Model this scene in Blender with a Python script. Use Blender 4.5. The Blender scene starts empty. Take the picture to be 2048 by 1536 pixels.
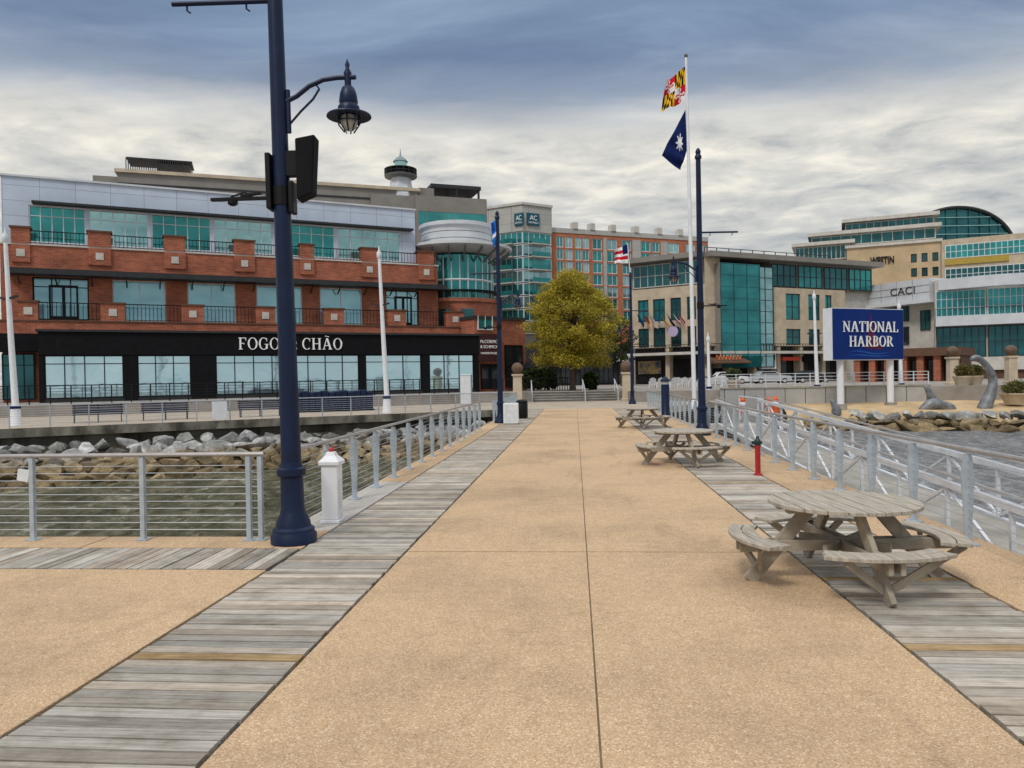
import bpy, bmesh, math, random
from mathutils import Vector, Matrix, noise
random.seed(11)
S=bpy.context.scene; COL=S.collection
PI=math.pi
F=1500.0; H=1.95; PSI=math.radians(4.8); ROLL=math.radians(1.0); PIT=math.atan(11/1500)
RIGHT=Vector((math.cos(PSI),math.sin(PSI),0)); FH=Vector((-math.sin(PSI),math.cos(PSI),0)); ZV=Vector((0,0,1))
FWD=FH*math.cos(PIT)-ZV*math.sin(PIT); UP=FH*math.sin(PIT)+ZV*math.cos(PIT)
C=Vector((0,0,H))
def ray(px,py):
    x=px-1024; y=768-py
    a=x*math.cos(ROLL)+y*math.sin(ROLL); b=-x*math.sin(ROLL)+y*math.cos(ROLL)
    return RIGHT*a+UP*b+FWD*F
def G(px,py,z=0.0):
    d=ray(px,py); return C+d*((z-H)/d.z)
def D(px,py,dist):
    d=ray(px,py); return C+d*(dist/d.dot(FH))
def DX(px,dist,z=0.0):            # plan point at column px, forward distance dist, height z
    hy=757-math.tan(ROLL)*(px-1024)
    p=D(px,hy,dist); p.z=z; return p
# ------------------------------------------------------------------ objects
WO={}
def tag(o,label=None,cat=None,group=None,kind=None):
    if label: o['label']=label
    if cat: o['category']=cat
    if group: o['group']=group
    if kind: o['kind']=kind
    return o
def thing(name,label,cat,loc=(0,0,0),rotz=0,group=None,local=False):
    o=bpy.data.objects.new(name,None); COL.objects.link(o)
    o.empty_display_size=.2
    o.location=loc; o.rotation_euler=(0,0,rotz)
    WO[o.name]=Vector((0,0,0)) if local else Vector(loc)
    return tag(o,label,cat,group)
def dup(root,loc,rotz=0,label=None,group=None,scale=None):
    r=root.copy(); COL.objects.link(r); r.location=loc; r.rotation_euler=(0,0,rotz)
    if scale is not None: r.scale=scale
    if label: r['label']=label
    if group: r['group']=group
    for ch in list(root.children):
        c=ch.copy(); COL.objects.link(c); c.parent=r
        for g in list(ch.children):
            d=g.copy(); COL.objects.link(d); d.parent=c
    return r
class MB:
    def __init__(s): s.v=[]; s.f=[]; s.m=[]; s.c=[]
    def face(s,pts,mi=0,col=None):
        i=len(s.v); s.v+= [Vector(p) for p in pts]; s.f.append(tuple(range(i,i+len(pts)))); s.m.append(mi); s.c.append(col)
    def hexa(s,p,mi=0,col=None):
        i=len(s.v); s.v+=[Vector(q) for q in p]
        for a in ((0,3,2,1),(4,5,6,7),(0,1,5,4),(1,2,6,5),(2,3,7,6),(3,0,4,7)):
            s.f.append(tuple(i+k for k in a)); s.m.append(mi); s.c.append(col)
        return s
    def box(s,x0,x1,y0,y1,z0,z1,mi=0,col=None):
        return s.hexa([(x0,y0,z0),(x1,y0,z0),(x1,y1,z0),(x0,y1,z0),(x0,y0,z1),(x1,y0,z1),(x1,y1,z1),(x0,y1,z1)],mi,col)
    def fb(s,f,u0,u1,z0,z1,n0,n1,mi=0,col=None):
        P=f.pt
        return s.hexa([P(u0,z0,n1),P(u1,z0,n1),P(u1,z0,n0),P(u0,z0,n0),P(u0,z1,n1),P(u1,z1,n1),P(u1,z1,n0),P(u0,z1,n0)],mi,col)
    def bar(s,p,q,w,h,up=ZV,mi=0):
        p=Vector(p); q=Vector(q); d=(q-p).normalized(); sd=d.cross(Vector(up))
        if sd.length<1e-4: sd=d.cross(Vector((1,0,0)))
        sd.normalize(); u=sd.cross(d).normalized(); sd=sd*w/2; u=u*h/2
        return s.hexa([p-sd-u,p+sd-u,q+sd-u,q-sd-u,p-sd+u,p+sd+u,q+sd+u,q-sd+u],mi)
    def tube(s,pts,r,n=8,mi=0,caps=True):
        pts=[Vector(p) for p in pts]; k=len(pts); rs=r if isinstance(r,(list,tuple)) else [r]*k
        i0=len(s.v); ref=None
        for j,p in enumerate(pts):
            d=(pts[min(j+1,k-1)]-pts[max(j-1,0)]).normalized()
            if ref is None:
                ref=d.cross(ZV)
                if ref.length<1e-3: ref=Vector((1,0,0))
            a=(ref-d*ref.dot(d)).normalized(); ref=a; b=d.cross(a)
            for t in range(n):
                an=2*PI*t/n; s.v.append(p+(a*math.cos(an)+b*math.sin(an))*rs[j])
        for j in range(k-1):
            for t in range(n):
                s.f.append((i0+j*n+t,i0+j*n+(t+1)%n,i0+(j+1)*n+(t+1)%n,i0+(j+1)*n+t)); s.m.append(mi); s.c.append(None)
        if caps:
            s.f.append(tuple(i0+t for t in range(n))[::-1]); s.m.append(mi); s.c.append(None)
            s.f.append(tuple(i0+(k-1)*n+t for t in range(n))); s.m.append(mi); s.c.append(None)
        return s
    def lathe(s,c,prof,n=16,mi=0,a0=0):
        c=Vector(c); i0=len(s.v); k=len(prof)
        for r,z in prof:
            for t in range(n):
                an=a0+2*PI*t/n; s.v.append(c+Vector((r*math.cos(an),r*math.sin(an),z)))
        for j in range(k-1):
            for t in range(n):
                s.f.append((i0+j*n+t,i0+j*n+(t+1)%n,i0+(j+1)*n+(t+1)%n,i0+(j+1)*n+t)); s.m.append(mi); s.c.append(None)
        if prof[0][0]>1e-4: s.f.append(tuple(i0+t for t in range(n))[::-1]); s.m.append(mi); s.c.append(None)
        if prof[-1][0]>1e-4: s.f.append(tuple(i0+(k-1)*n+t for t in range(n))); s.m.append(mi); s.c.append(None)
        return s
    def prism(s,poly,z0,z1,mi=0,col=None):
        k=len(poly); i=len(s.v)
        s.v+=[Vector((p[0],p[1],z0)) for p in poly]+[Vector((p[0],p[1],z1)) for p in poly]
        s.f.append(tuple(range(i,i+k))[::-1]); s.f.append(tuple(range(i+k,i+2*k)))
        for a in range(k): b=(a+1)%k; s.f.append((i+a,i+b,i+k+b,i+k+a))
        s.m+=[mi]*(k+2); s.c+=[col]*(k+2)
        return s
    def build(s,name,mats,parent=None,smooth=False,bevel=0,recalc=True,origin=None):
        if not isinstance(mats,(list,tuple)): mats=[mats]
        if parent is not None: off=WO[parent.name]
        elif origin is not None: off=Vector(origin)
        else:
            n=len(s.v); off=Vector((sum(v.x for v in s.v)/n,sum(v.y for v in s.v)/n,min(v.z for v in s.v)))
        me=bpy.data.meshes.new(name); me.from_pydata([tuple(v-off) for v in s.v],[],s.f)
        for m in mats: me.materials.append(m)
        if len(mats)>1: me.polygons.foreach_set('material_index',s.m)
        if any(c is not None for c in s.c):
            at=me.attributes.new('bc','FLOAT_COLOR','FACE')
            at.data.foreach_set('color',[x for c in s.c for x in (tuple(c)+(1.0,) if c is not None else (.5,.5,.5,1.0))])
        if recalc:
            bm=bmesh.new(); bm.from_mesh(me); bmesh.ops.recalc_face_normals(bm,faces=bm.faces); bm.to_mesh(me); bm.free()
        if smooth:
            me.polygons.foreach_set('use_smooth',[True]*len(me.polygons)); me.set_sharp_from_angle(angle=.7)
        o=bpy.data.objects.new(name,me); COL.objects.link(o)
        if parent is not None: o.parent=parent; WO[o.name]=off
        else: o.location=off; WO[o.name]=off
        if bevel:
            b=o.modifiers.new('bevel','BEVEL'); b.width=bevel; b.segments=2; b.limit_method='ANGLE'
        return o
class Fac:
    def __init__(s,pL,dL,pR,dR):
        a=DX(pL,dL); b=DX(pR,dR); s.P0=a; v=b-a; s.L=v.length; s.u=v.normalized()
        s.n=Vector((s.u.y,-s.u.x,0))
        if s.n.dot(C-a)<0: s.n=-s.n
    def hit(s,px,py,off=0):
        d=ray(px,py); P=s.P0+s.n*off; t=(P-C).dot(s.n)/d.dot(s.n); q=C+d*t
        return (q-P).dot(s.u),q.z
    def R(s,x0,y0,x1,y1,off=0):
        xm=(x0+x1)/2; ym=(y0+y1)/2
        return s.hit(x0,ym,off)[0],s.hit(x1,ym,off)[0],s.hit(xm,y1,off)[1],s.hit(xm,y0,off)[1]
    def pt(s,u,z,n=0):
        p=s.P0+s.u*u+s.n*n; p.z=z; return p
# ------------------------------------------------------------------ materials
def newmat(name):
    m=bpy.data.materials.new(name); m.use_nodes=True; nt=m.node_tree; return m,nt,nt.nodes['Principled BSDF']
def nd(nt,t,**k):
    n=nt.nodes.new(t)
    for a,v in k.items(): setattr(n,a,v)
    return n
def ramp(nt,src,stops):
    r=nd(nt,'ShaderNodeValToRGB'); e=r.color_ramp.elements
    while len(e)<len(stops): e.new(.5)
    for i,(p,c) in enumerate(stops): e[i].position=p; e[i].color=tuple(c)+(1,) if len(c)==3 else c
    nt.links.new(src,r.inputs['Fac']); return r
def noisen(nt,vec,scale,detail=5,rough=.55,dist=0):
    n=nd(nt,'ShaderNodeTexNoise'); n.inputs['Scale'].default_value=scale; n.inputs['Detail'].default_value=detail
    n.inputs['Roughness'].default_value=rough; n.inputs['Distortion'].default_value=dist
    nt.links.new(vec,n.inputs['Vector']); return n
def posvec(nt,scale=(1,1,1),obj=False):
    if obj: src=nd(nt,'ShaderNodeTexCoord').outputs['Object']
    else: src=nd(nt,'ShaderNodeNewGeometry').outputs['Position']
    mp=nd(nt,'ShaderNodeMapping'); mp.inputs['Scale'].default_value=scale; nt.links.new(src,mp.inputs['Vector']); return mp.outputs['Vector']
def mixc(nt,fac,a,b,mode='MIX'):
    m=nd(nt,'ShaderNodeMixRGB',blend_type=mode)
    for k,x in (('Fac',fac),('Color1',a),('Color2',b)):
        if hasattr(x,'links') or hasattr(x,'is_linked'): nt.links.new(x,m.inputs[k])
        elif isinstance(x,(int,float)): m.inputs[k].default_value=x
        else: m.inputs[k].default_value=tuple(x)+(1,) if len(x)==3 else x
    return m.outputs['Color']
def bumpn(nt,b,h,strength,dist):
    n=nd(nt,'ShaderNodeBump'); n.inputs['Strength'].default_value=strength; n.inputs['Distance'].default_value=dist
    nt.links.new(h,n.inputs['Height']); nt.links.new(n.outputs['Normal'],b.inputs['Normal'])
def pmat(name,col,rough=.7,metal=0,var=.15,scale=3,bump=0,bscale=40,stretch=(1,1,1),col2=None,obj=True,spec=.4,coat=0):
    m,nt,b=newmat(name)
    v=posvec(nt,stretch,obj); n=noisen(nt,v,scale,6,.6)
    c1=[max(0,x*(1-var)) for x in col]; c2=col2 or [x*(1+var) for x in col]
    r=ramp(nt,n.outputs['Fac'],[(.34,c1),(.66,c2)])
    nt.links.new(r.outputs['Color'],b.inputs['Base Color'])
    b.inputs['Roughness'].default_value=rough; b.inputs['Metallic'].default_value=metal; b.inputs['Specular IOR Level'].default_value=spec
    if coat: b.inputs['Coat Weight'].default_value=coat; b.inputs['Coat Roughness'].default_value=.15
    if bump: bumpn(nt,b,noisen(nt,v,bscale,4).outputs['Fac'],bump,.02)
    return m
def aggregate(name,c0,c1,c2,stain=.25):
    m,nt,b=newmat(name); v=posvec(nt)
    vo=nd(nt,'ShaderNodeTexVoronoi'); vo.inputs['Scale'].default_value=115; nt.links.new(v,vo.inputs['Vector'])
    sep=nd(nt,'ShaderNodeSeparateColor'); nt.links.new(vo.outputs['Color'],sep.inputs[0])
    r=ramp(nt,sep.outputs[0],[(.0,c1),(.3,c0),(.75,c0),(1,c2)])
    big=noisen(nt,v,.45,7,.65); rb=ramp(nt,big.outputs['Fac'],[(.3,(1-stain,1-stain,1-stain*.9)),(.52,(1,1,1)),(.72,(1.08,1.07,1.05))])
    mid=noisen(nt,v,7,5,.7); rm=ramp(nt,mid.outputs['Fac'],[(.3,(.90,.90,.91)),(.65,(1.05,1.05,1.05))])
    v5=posvec(nt,(1.6,.35,1)); st=noisen(nt,v5,1.1,6,.65,.8); rs=ramp(nt,st.outputs['Fac'],[(.30,(.80,.79,.79)),(.42,(1,1,1))])
    sv=nd(nt,'ShaderNodeTexVoronoi'); sv.inputs['Scale'].default_value=2.6; nt.links.new(v,sv.inputs['Vector']); rsp=ramp(nt,sv.outputs['Distance'],[(.035,(.62,.60,.58)),(.06,(1,1,1))])
    c=mixc(nt,1.0,r.outputs['Color'],rb.outputs['Color'],'MULTIPLY'); c=mixc(nt,1.0,c,rm.outputs['Color'],'MULTIPLY'); c=mixc(nt,.8,c,rs.outputs['Color'],'MULTIPLY'); c=mixc(nt,.55,c,rsp.outputs['Color'],'MULTIPLY')
    nt.links.new(c,b.inputs['Base Color']); b.inputs['Roughness'].default_value=.85; b.inputs['Specular IOR Level'].default_value=.2
    bumpn(nt,b,vo.outputs['Distance'],.4,.004); return m
def boardmat(name,axis):
    m,nt,b=newmat(name)
    at=nd(nt,'ShaderNodeAttribute',attribute_name='bc')
    st=(1.0,24,20) if axis=='x' else (24,1.0,20)
    v=posvec(nt,st); n=noisen(nt,v,1.6,7,.72,.5); r=ramp(nt,n.outputs['Fac'],[(.28,(.30,.28,.26)),(.40,(.80,.78,.75)),(.56,(1.02,1.02,1.01)),(.74,(1.5,1.48,1.45))])
    v3=posvec(nt,(2.2,60,50) if axis=='x' else (60,2.2,50)); n3=noisen(nt,v3,1.3,4,.6,.3); r3=ramp(nt,n3.outputs['Fac'],[(.30,(.45,.43,.41)),(.40,(1,1,1))])
    v2=posvec(nt,(1,1,1)); n2=noisen(nt,v2,2.6,6,.7); r2=ramp(nt,n2.outputs['Fac'],[(.3,(.66,.63,.58)),(.5,(.96,.95,.93)),(.7,(1.16,1.16,1.15))])
    c=mixc(nt,1,at.outputs['Color'],r.outputs['Color'],'MULTIPLY'); c=mixc(nt,1,c,r2.outputs['Color'],'MULTIPLY'); c=mixc(nt,1,c,r3.outputs['Color'],'MULTIPLY')
    nt.links.new(c,b.inputs['Base Color']); b.inputs['Roughness'].default_value=.9; b.inputs['Specular IOR Level'].default_value=.1
    bumpn(nt,b,n.outputs['Fac'],.6,.012); return m
def attrmat(name,rough=.6,var=.25,scale=3):
    m,nt,b=newmat(name); at=nd(nt,'ShaderNodeAttribute',attribute_name='bc')
    v=posvec(nt,(1,1,1),True); n=noisen(nt,v,scale,3); r=ramp(nt,n.outputs['Fac'],[(.3,(1-var,)*3),(.7,(1+var,)*3)])
    c=mixc(nt,1,at.outputs['Color'],r.outputs['Color'],'MULTIPLY')
    nt.links.new(c,b.inputs['Base Color']); b.inputs['Roughness'].default_value=rough; b.inputs['Specular IOR Level'].default_value=.2
    tr=nd(nt,'ShaderNodeBsdfTranslucent'); nt.links.new(c,tr.inputs['Color']); mx=nd(nt,'ShaderNodeMixShader'); mx.inputs[0].default_value=.35
    o=nt.nodes['Material Output']; nt.links.new(b.outputs[0],mx.inputs[1]); nt.links.new(tr.outputs[0],mx.inputs[2]); nt.links.new(mx.outputs[0],o.inputs['Surface'])
    return m
def brickm(name,u,w,h,mortar,c1,c2,cm,offset=.5,var=.25,rough=.85,nscale=.6):
    m,nt,b=newmat(name)
    geo=nd(nt,'ShaderNodeNewGeometry'); dt=nd(nt,'ShaderNodeVectorMath',operation='DOT_PRODUCT'); dt.inputs[1].default_value=u
    nt.links.new(geo.outputs['Position'],dt.inputs[0]); sp=nd(nt,'ShaderNodeSeparateXYZ'); nt.links.new(geo.outputs['Position'],sp.inputs[0])
    cb=nd(nt,'ShaderNodeCombineXYZ'); nt.links.new(dt.outputs['Value'],cb.inputs[0]); nt.links.new(sp.outputs['Z'],cb.inputs[1])
    br=nd(nt,'ShaderNodeTexBrick',offset=offset); nt.links.new(cb.outputs[0],br.inputs['Vector'])
    br.inputs['Scale'].default_value=1; br.inputs['Brick Width'].default_value=w; br.inputs['Row Height'].default_value=h; br.inputs['Mortar Size'].default_value=mortar
    br.inputs['Color1'].default_value=c1+(1,); br.inputs['Color2'].default_value=c2+(1,); br.inputs['Mortar'].default_value=cm+(1,)
    n=noisen(nt,geo.outputs['Position'],nscale,6,.65); r=ramp(nt,n.outputs['Fac'],[(.3,(1-var,)*3),(.7,(1+var,)*3)])
    nt.links.new(mixc(nt,1,br.outputs['Color'],r.outputs['Color'],'MULTIPLY'),b.inputs['Base Color']); b.inputs['Roughness'].default_value=rough
    b.inputs['Specular IOR Level'].default_value=.2
    return m
def glassm(name,col,dark,metal=.6,rough=.06,scale=.35):
    m,nt,b=newmat(name); v=posvec(nt,(1,1,1.6)); n=noisen(nt,v,scale,2,.5)
    dk=[x*.55+y*.45 for x,y in zip(dark,col)]
    r=ramp(nt,n.outputs['Fac'],[(.30,dk),(.70,col)])
    oi=nd(nt,'ShaderNodeObjectInfo'); ro=ramp(nt,oi.outputs['Random'],[(0,(.72,.74,.76)),(1,(1.15,1.13,1.1))])
    nt.links.new(mixc(nt,1,r.outputs['Color'],ro.outputs['Color'],'MULTIPLY'),b.inputs['Base Color'])
    b.inputs['Metallic'].default_value=metal; b.inputs['Roughness'].default_value=rough
    bumpn(nt,b,noisen(nt,v,.5,2).outputs['Fac'],.05,.2)
    return m
M={}
M['path']=aggregate('tan_aggregate_concrete',(.55,.375,.22),(.38,.25,.14),(.76,.60,.42))
M['kerb']=aggregate('grey_concrete_kerb',(.52,.48,.43),(.42,.38,.33),(.6,.56,.5),.18)
M['terrace']=aggregate('terrace_concrete',(.44,.37,.29),(.35,.29,.22),(.54,.47,.38),.25)
M['boards_x']=boardmat('weathered_boards_across','x'); M['boards_y']=boardmat('weathered_boards_along','y')
M['gap']=pmat('dark_gap',(.010,.009,.008),.95,spec=.1)
M['joint']=pmat('joint_sealant',(.16,.11,.07),.8,0,.35,3,spec=.2)
M['navy']=pmat('navy_paint',(.004,.013,.046),.42,0,.2,4,spec=.3)
M['black']=pmat('black_paint',(.005,.005,.006),.5,0,.2,4,spec=.25)
M['blackm']=pmat('matt_black',(.006,.0065,.008),.75,0,.25,2,spec=.15)
M['white']=pmat('white_paint',(.80,.81,.83),.45,0,.06,3)
M['dirtywhite']=pmat('worn_white_paint',(.68,.70,.72),.5,0,.10,5)
M['steel']=pmat('brushed_steel',(.46,.49,.52),.38,.55,.12,8)
M['postblue']=pmat('galvanised_post',(.42,.475,.52),.5,.2,.14,6)
M['toprail']=pmat('warm_steel_rail',(.40,.38,.365),.4,.35,.12,6)
M['alu']=pmat('painted_aluminium',(.66,.68,.71),.45,.1,.10,5)
M['timber']=pmat('weathered_table_wood',(.33,.29,.23),.8,0,.30,3,.3,30,(1,1,1),spec=.2)
M['timber2']=pmat('weathered_table_top',(.41,.365,.30),.8,0,.25,3,.3,30,(14,1.2,1),spec=.2)
M['red']=pmat('red_paint',(.42,.02,.025),.4,0,.15,8)
M['green']=pmat('dark_green_paint',(.008,.03,.025),.4,0,.15,8)
M['lens_red']=pmat('red_lens',(.45,.03,.02),.2,0,.1,8)
M['glassclear']=pmat('lamp_glass',(.45,.46,.42),.1,0,.1,8)
M['stone']=pmat('beige_stone',(.52,.43,.315),.8,0,.14,.8,obj=False,spec=.2)
M['warmstone']=pmat('warm_tan_stone',(.55,.41,.255),.8,0,.12,.3,obj=False,spec=.2)
M['stone2']=pmat('pale_stone',(.56,.53,.48),.8,0,.12,.8,obj=False,spec=.2)
M['greypanel']=pmat('grey_taupe_panel',(.25,.23,.205),.7,0,.1,.6,obj=False,spec=.2)
M['stepstone']=pmat('dark_step_stone',(.17,.16,.15),.8,0,.25,1,obj=False,spec=.2)
M['dkgrey']=pmat('dark_grey_metal',(.035,.037,.04),.55,.1,.15,2,spec=.25)
M['midgrey']=pmat('mid_grey_metal',(.16,.165,.17),.55,.1,.15,2,spec=.25)
M['whitewall']=pmat('white_render',(.60,.62,.65),.6,0,.09,.7,obj=False)
M['teal']=glassm('teal_glass',(.045,.33,.34),(.010,.09,.10),.55)
M['tealdk']=glassm('dark_teal_glass',(.03,.16,.18),(.006,.035,.045),.5)
M['teallt']=glassm('pale_teal_glass',(.36,.60,.63),(.08,.25,.28),.7,.07,.5)
M['sky_glass']=glassm('sky_reflecting_glass',(.64,.86,.92),(.46,.72,.80),.85,.05,.25)
M['curtain']=glassm('curtained_glass',(.38,.70,.80),(.18,.42,.52),.35,.12,.6)
M['darkglass']=glassm('dark_shop_glass',(.03,.035,.04),(.008,.009,.01),.3)
M['sandm']=pmat('beach_sand',(.52,.38,.22),.95,0,.2,.9,.4,20,obj=False,spec=.1)
M['ground']=pmat('paved_ground',(.30,.27,.24),.9,0,.2,.5,.2,20,obj=False,spec=.2)
M['seawall']=pmat('stained_seawall',(.060,.056,.042),.85,0,.55,.9,.3,8,(1,1,.35),(.17,.16,.13),obj=False,spec=.2)
M['slab']=pmat('slab_edge_concrete',(.34,.32,.28),.8,0,.25,1.2,obj=False,spec=.2)
M['edge']=pmat('stained_edge_beam',(.13,.12,.095),.85,0,.5,1.1,.3,8,(1,1,.5),(.30,.28,.23),obj=False,spec=.2)
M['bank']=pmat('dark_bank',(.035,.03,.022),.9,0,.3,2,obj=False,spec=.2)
M['panelwall']=pmat('grey_wall_panel',(.42,.41,.39),.8,0,.12,.6,obj=False,spec=.2)
M['bronze']=pmat('grey_cast_metal',(.20,.21,.22),.5,.3,.4,2.5,.6,6)
M['brownball']=pmat('rusty_ball',(.13,.08,.05),.6,0,.3,4)
M['orange']=pmat('orange_plastic',(.75,.12,.02),.5)
M['signblue']=pmat('sign_blue',(.006,.028,.165),.6,0,.10,.5,spec=.12)
M['waveblue']=pmat('wave_blue',(.015,.085,.36),.5,spec=.2)
M['letter']=pmat('white_letters',(.90,.90,.88),.5,0,.03)
M['letterdk']=pmat('dark_letters',(.012,.012,.014),.6,spec=.2)
M['sail']=pmat('sail_red',(.13,.012,.05),.6,spec=.2)
M['tealsign']=pmat('teal_sign',(.012,.10,.14),.5,spec=.2)
M['domeg']=pmat('dome_patina',(.20,.25,.26),.5)
M['maroon']=pmat('maroon_panel',(.05,.012,.014),.6)
M['brown']=pmat('brown_fascia',(.13,.07,.045),.7,spec=.2)
M['yellow']=pmat('yellow_panel',(.42,.30,.05),.6)
M['lilac']=pmat('lilac_disc',(.45,.36,.55),.6)
M['redsign']=pmat('red_sign_paint',(.65,.06,.03),.5)
M['orangesign']=pmat('orange_sign_paint',(.8,.22,.05),.5)
M['gold']=pmat('flag_gold',(.80,.46,.012),.8,spec=.1); M['fblack']=pmat('flag_black',(.008,.008,.008),.8,spec=.1)
M['fred']=pmat('flag_red',(.60,.015,.03),.8,spec=.1); M['fwhite']=pmat('flag_white',(.82,.82,.82),.8,spec=.1); M['fblue']=pmat('flag_navy',(.008,.018,.095),.8,spec=.1); M['fsky']=pmat('flag_blue',(.02,.16,.60),.8,spec=.1)
M['leaf']=attrmat('leaves',.55,.2,2)
M['bark']=pmat('bark',(.09,.065,.045),.9,0,.35,5,.6,20)
M['rubber']=pmat('tyre_rubber',(.015,.015,.015),.8)
M['carsilver']=pmat('silver_car_paint',(.5,.52,.54),.3,.4,.04,coat=.5); M['cardark']=pmat('dark_car_paint',(.02,.022,.026),.3,.2,.04,coat=.5); M['carwhite']=pmat('white_car_paint',(.75,.75,.75),.3,0,.04,coat=.5)
M['mural']=pmat('painted_mural',(.05,.08,.16),.7,0,.1,1.5,col2=(.55,.38,.12),obj=False)
def rockmat():
    m,nt,b=newmat('riprap_rock'); v=posvec(nt); n=noisen(nt,v,1.8,8,.7); r=ramp(nt,n.outputs['Fac'],[(.32,(.12,.12,.115)),(.5,(.28,.28,.27)),(.68,(.50,.50,.49))])
    oi=nd(nt,'ShaderNodeObjectInfo'); ro=ramp(nt,oi.outputs['Random'],[(0,(.50,.49,.47)),(.5,(.95,.94,.92)),(1,(1.4,1.40,1.40))])
    c=mixc(nt,1,r.outputs['Color'],ro.outputs['Color'],'MULTIPLY')
    sp=nd(nt,'ShaderNodeSeparateXYZ'); nt.links.new(v,sp.inputs[0])
    ad=nd(nt,'ShaderNodeMath',operation='MULTIPLY_ADD'); nt.links.new(noisen(nt,v,.9,3).outputs['Fac'],ad.inputs[0]); ad.inputs[1].default_value=.7; nt.links.new(sp.outputs['Z'],ad.inputs[2])
    mr=nd(nt,'ShaderNodeMapRange'); mr.inputs['From Min'].default_value=-1.05; mr.inputs['From Max'].default_value=-.70; nt.links.new(ad.outputs[0],mr.inputs['Value'])
    br=mixc(nt,1,c,(.76,.57,.33),'MULTIPLY'); c=mixc(nt,mr.outputs['Result'],br,c)
    nt.links.new(c,b.inputs['Base Color']); b.inputs['Roughness'].default_value=.85; b.inputs['Specular IOR Level'].default_value=.2; bumpn(nt,b,noisen(nt,v,5,6,.7).outputs['Fac'],.8,.08); return m
M['rock']=rockmat()
def watermat():
    m,nt,b=newmat('river_water'); v=posvec(nt,(1,.6,1)); v1=posvec(nt)
    n=noisen(nt,v,.9,6,.65,.8); n2=noisen(nt,v,2.3,6,.7,.9)
    mixn=nd(nt,'ShaderNodeMath',operation='MULTIPLY_ADD'); nt.links.new(n.outputs['Fac'],mixn.inputs[0]); mixn.inputs[1].default_value=.45
    hf=nd(nt,'ShaderNodeMath',operation='MULTIPLY'); nt.links.new(n2.outputs['Fac'],hf.inputs[0]); hf.inputs[1].default_value=.55; nt.links.new(hf.outputs[0],mixn.inputs[2])
    r=ramp(nt,mixn.outputs[0],[(.38,(.040,.038,.018)),(.48,(.10,.093,.048)),(.56,(.19,.175,.11)),(.62,(.36,.345,.27)),(.68,(.62,.61,.56))])
    sp=nd(nt,'ShaderNodeSeparateXYZ'); nt.links.new(v1,sp.inputs[0])
    mr=nd(nt,'ShaderNodeMapRange'); mr.inputs['From Min'].default_value=3; mr.inputs['From Max'].default_value=8; nt.links.new(sp.outputs['X'],mr.inputs['Value'])
    g=ramp(nt,mixn.outputs[0],[(.38,(.13,.135,.14)),(.5,(.23,.235,.24)),(.58,(.34,.345,.345)),(.68,(.58,.58,.57))])
    c=mixc(nt,mr.outputs['Result'],r.outputs['Color'],g.outputs['Color'])
    nt.links.new(c,b.inputs['Base Color']); b.inputs['Roughness'].default_value=.22; b.inputs['IOR'].default_value=1.33; b.inputs['Specular IOR Level'].default_value=.28
    ad=nd(nt,'ShaderNodeMath',operation='MULTIPLY_ADD'); nt.links.new(n2.outputs['Fac'],ad.inputs[0]); ad.inputs[1].default_value=.45; nt.links.new(n.outputs['Fac'],ad.inputs[2])
    bumpn(nt,b,ad.outputs[0],1.0,.6); return m
M['water']=watermat()
# ------------------------------------------------------------------ camera, world, sun
cam=bpy.data.cameras.new('camera'); cam.sensor_width=36; cam.lens=36*F/2048; cam.clip_end=8000; cam.clip_start=.05
co=bpy.data.objects.new('camera',cam); COL.objects.link(co)
cx=RIGHT*math.cos(ROLL)-UP*math.sin(ROLL); cy=RIGHT*math.sin(ROLL)+UP*math.cos(ROLL); cz=-FWD
co.matrix_world=Matrix(((cx.x,cy.x,cz.x,0),(cx.y,cy.y,cz.y,0),(cx.z,cy.z,cz.z,H),(0,0,0,1))); S.camera=co
S.view_settings.view_transform='Standard'; S.view_settings.look='None'; S.view_settings.exposure=0
w=bpy.data.worlds.new('World'); S.world=w; w.use_nodes=True; nt=w.node_tree; nt.nodes.clear()
SEL=math.radians(50); SAZ=math.radians(205)
out=nd(nt,'ShaderNodeOutputWorld'); tc=nd(nt,'ShaderNodeTexCoord'); sp=nd(nt,'ShaderNodeSeparateXYZ'); nt.links.new(tc.outputs['Generated'],sp.inputs[0])
def mth(op,a,b=None,c=None):
    n=nd(nt,'ShaderNodeMath',operation=op)
    for i,x in enumerate((a,b,c)):
        if x is None: continue
        if isinstance(x,(int,float)): n.inputs[i].default_value=x
        else: nt.links.new(x,n.inputs[i])
    return n.outputs[0]
zc=mth('MAXIMUM',sp.outputs['Z'],0.0); zz=mth('ADD',zc,.10)
cxn=mth('DIVIDE',sp.outputs['X'],zz); cyn=mth('DIVIDE',sp.outputs['Y'],zz)
cb=nd(nt,'ShaderNodeCombineXYZ'); nt.links.new(cxn,cb.inputs[0]); nt.links.new(cyn,cb.inputs[1])
def mapv(sc,loc=(0,0,0)):
    mp=nd(nt,'ShaderNodeMapping'); mp.inputs['Scale'].default_value=sc; mp.inputs['Location'].default_value=loc; nt.links.new(cb.outputs[0],mp.inputs['Vector']); return mp.outputs['Vector']
nb=noisen(nt,mapv((.45,1.1,1),(3,1,0)),1.0,7,.6,.3); ns=noisen(nt,mapv((1.8,2.2,1),(7,2,0)),2.0,9,.60,.25); ns2=noisen(nt,mapv((.8,2.0,1),(1,5,0)),1.4,7,.6,.6)
t=mth('MULTIPLY_ADD',mth('SUBTRACT',nb.outputs['Fac'],.5),.09,zc); t=mth('MULTIPLY_ADD',mth('SUBTRACT',ns.outputs['Fac'],.5),.05,t)
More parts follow.
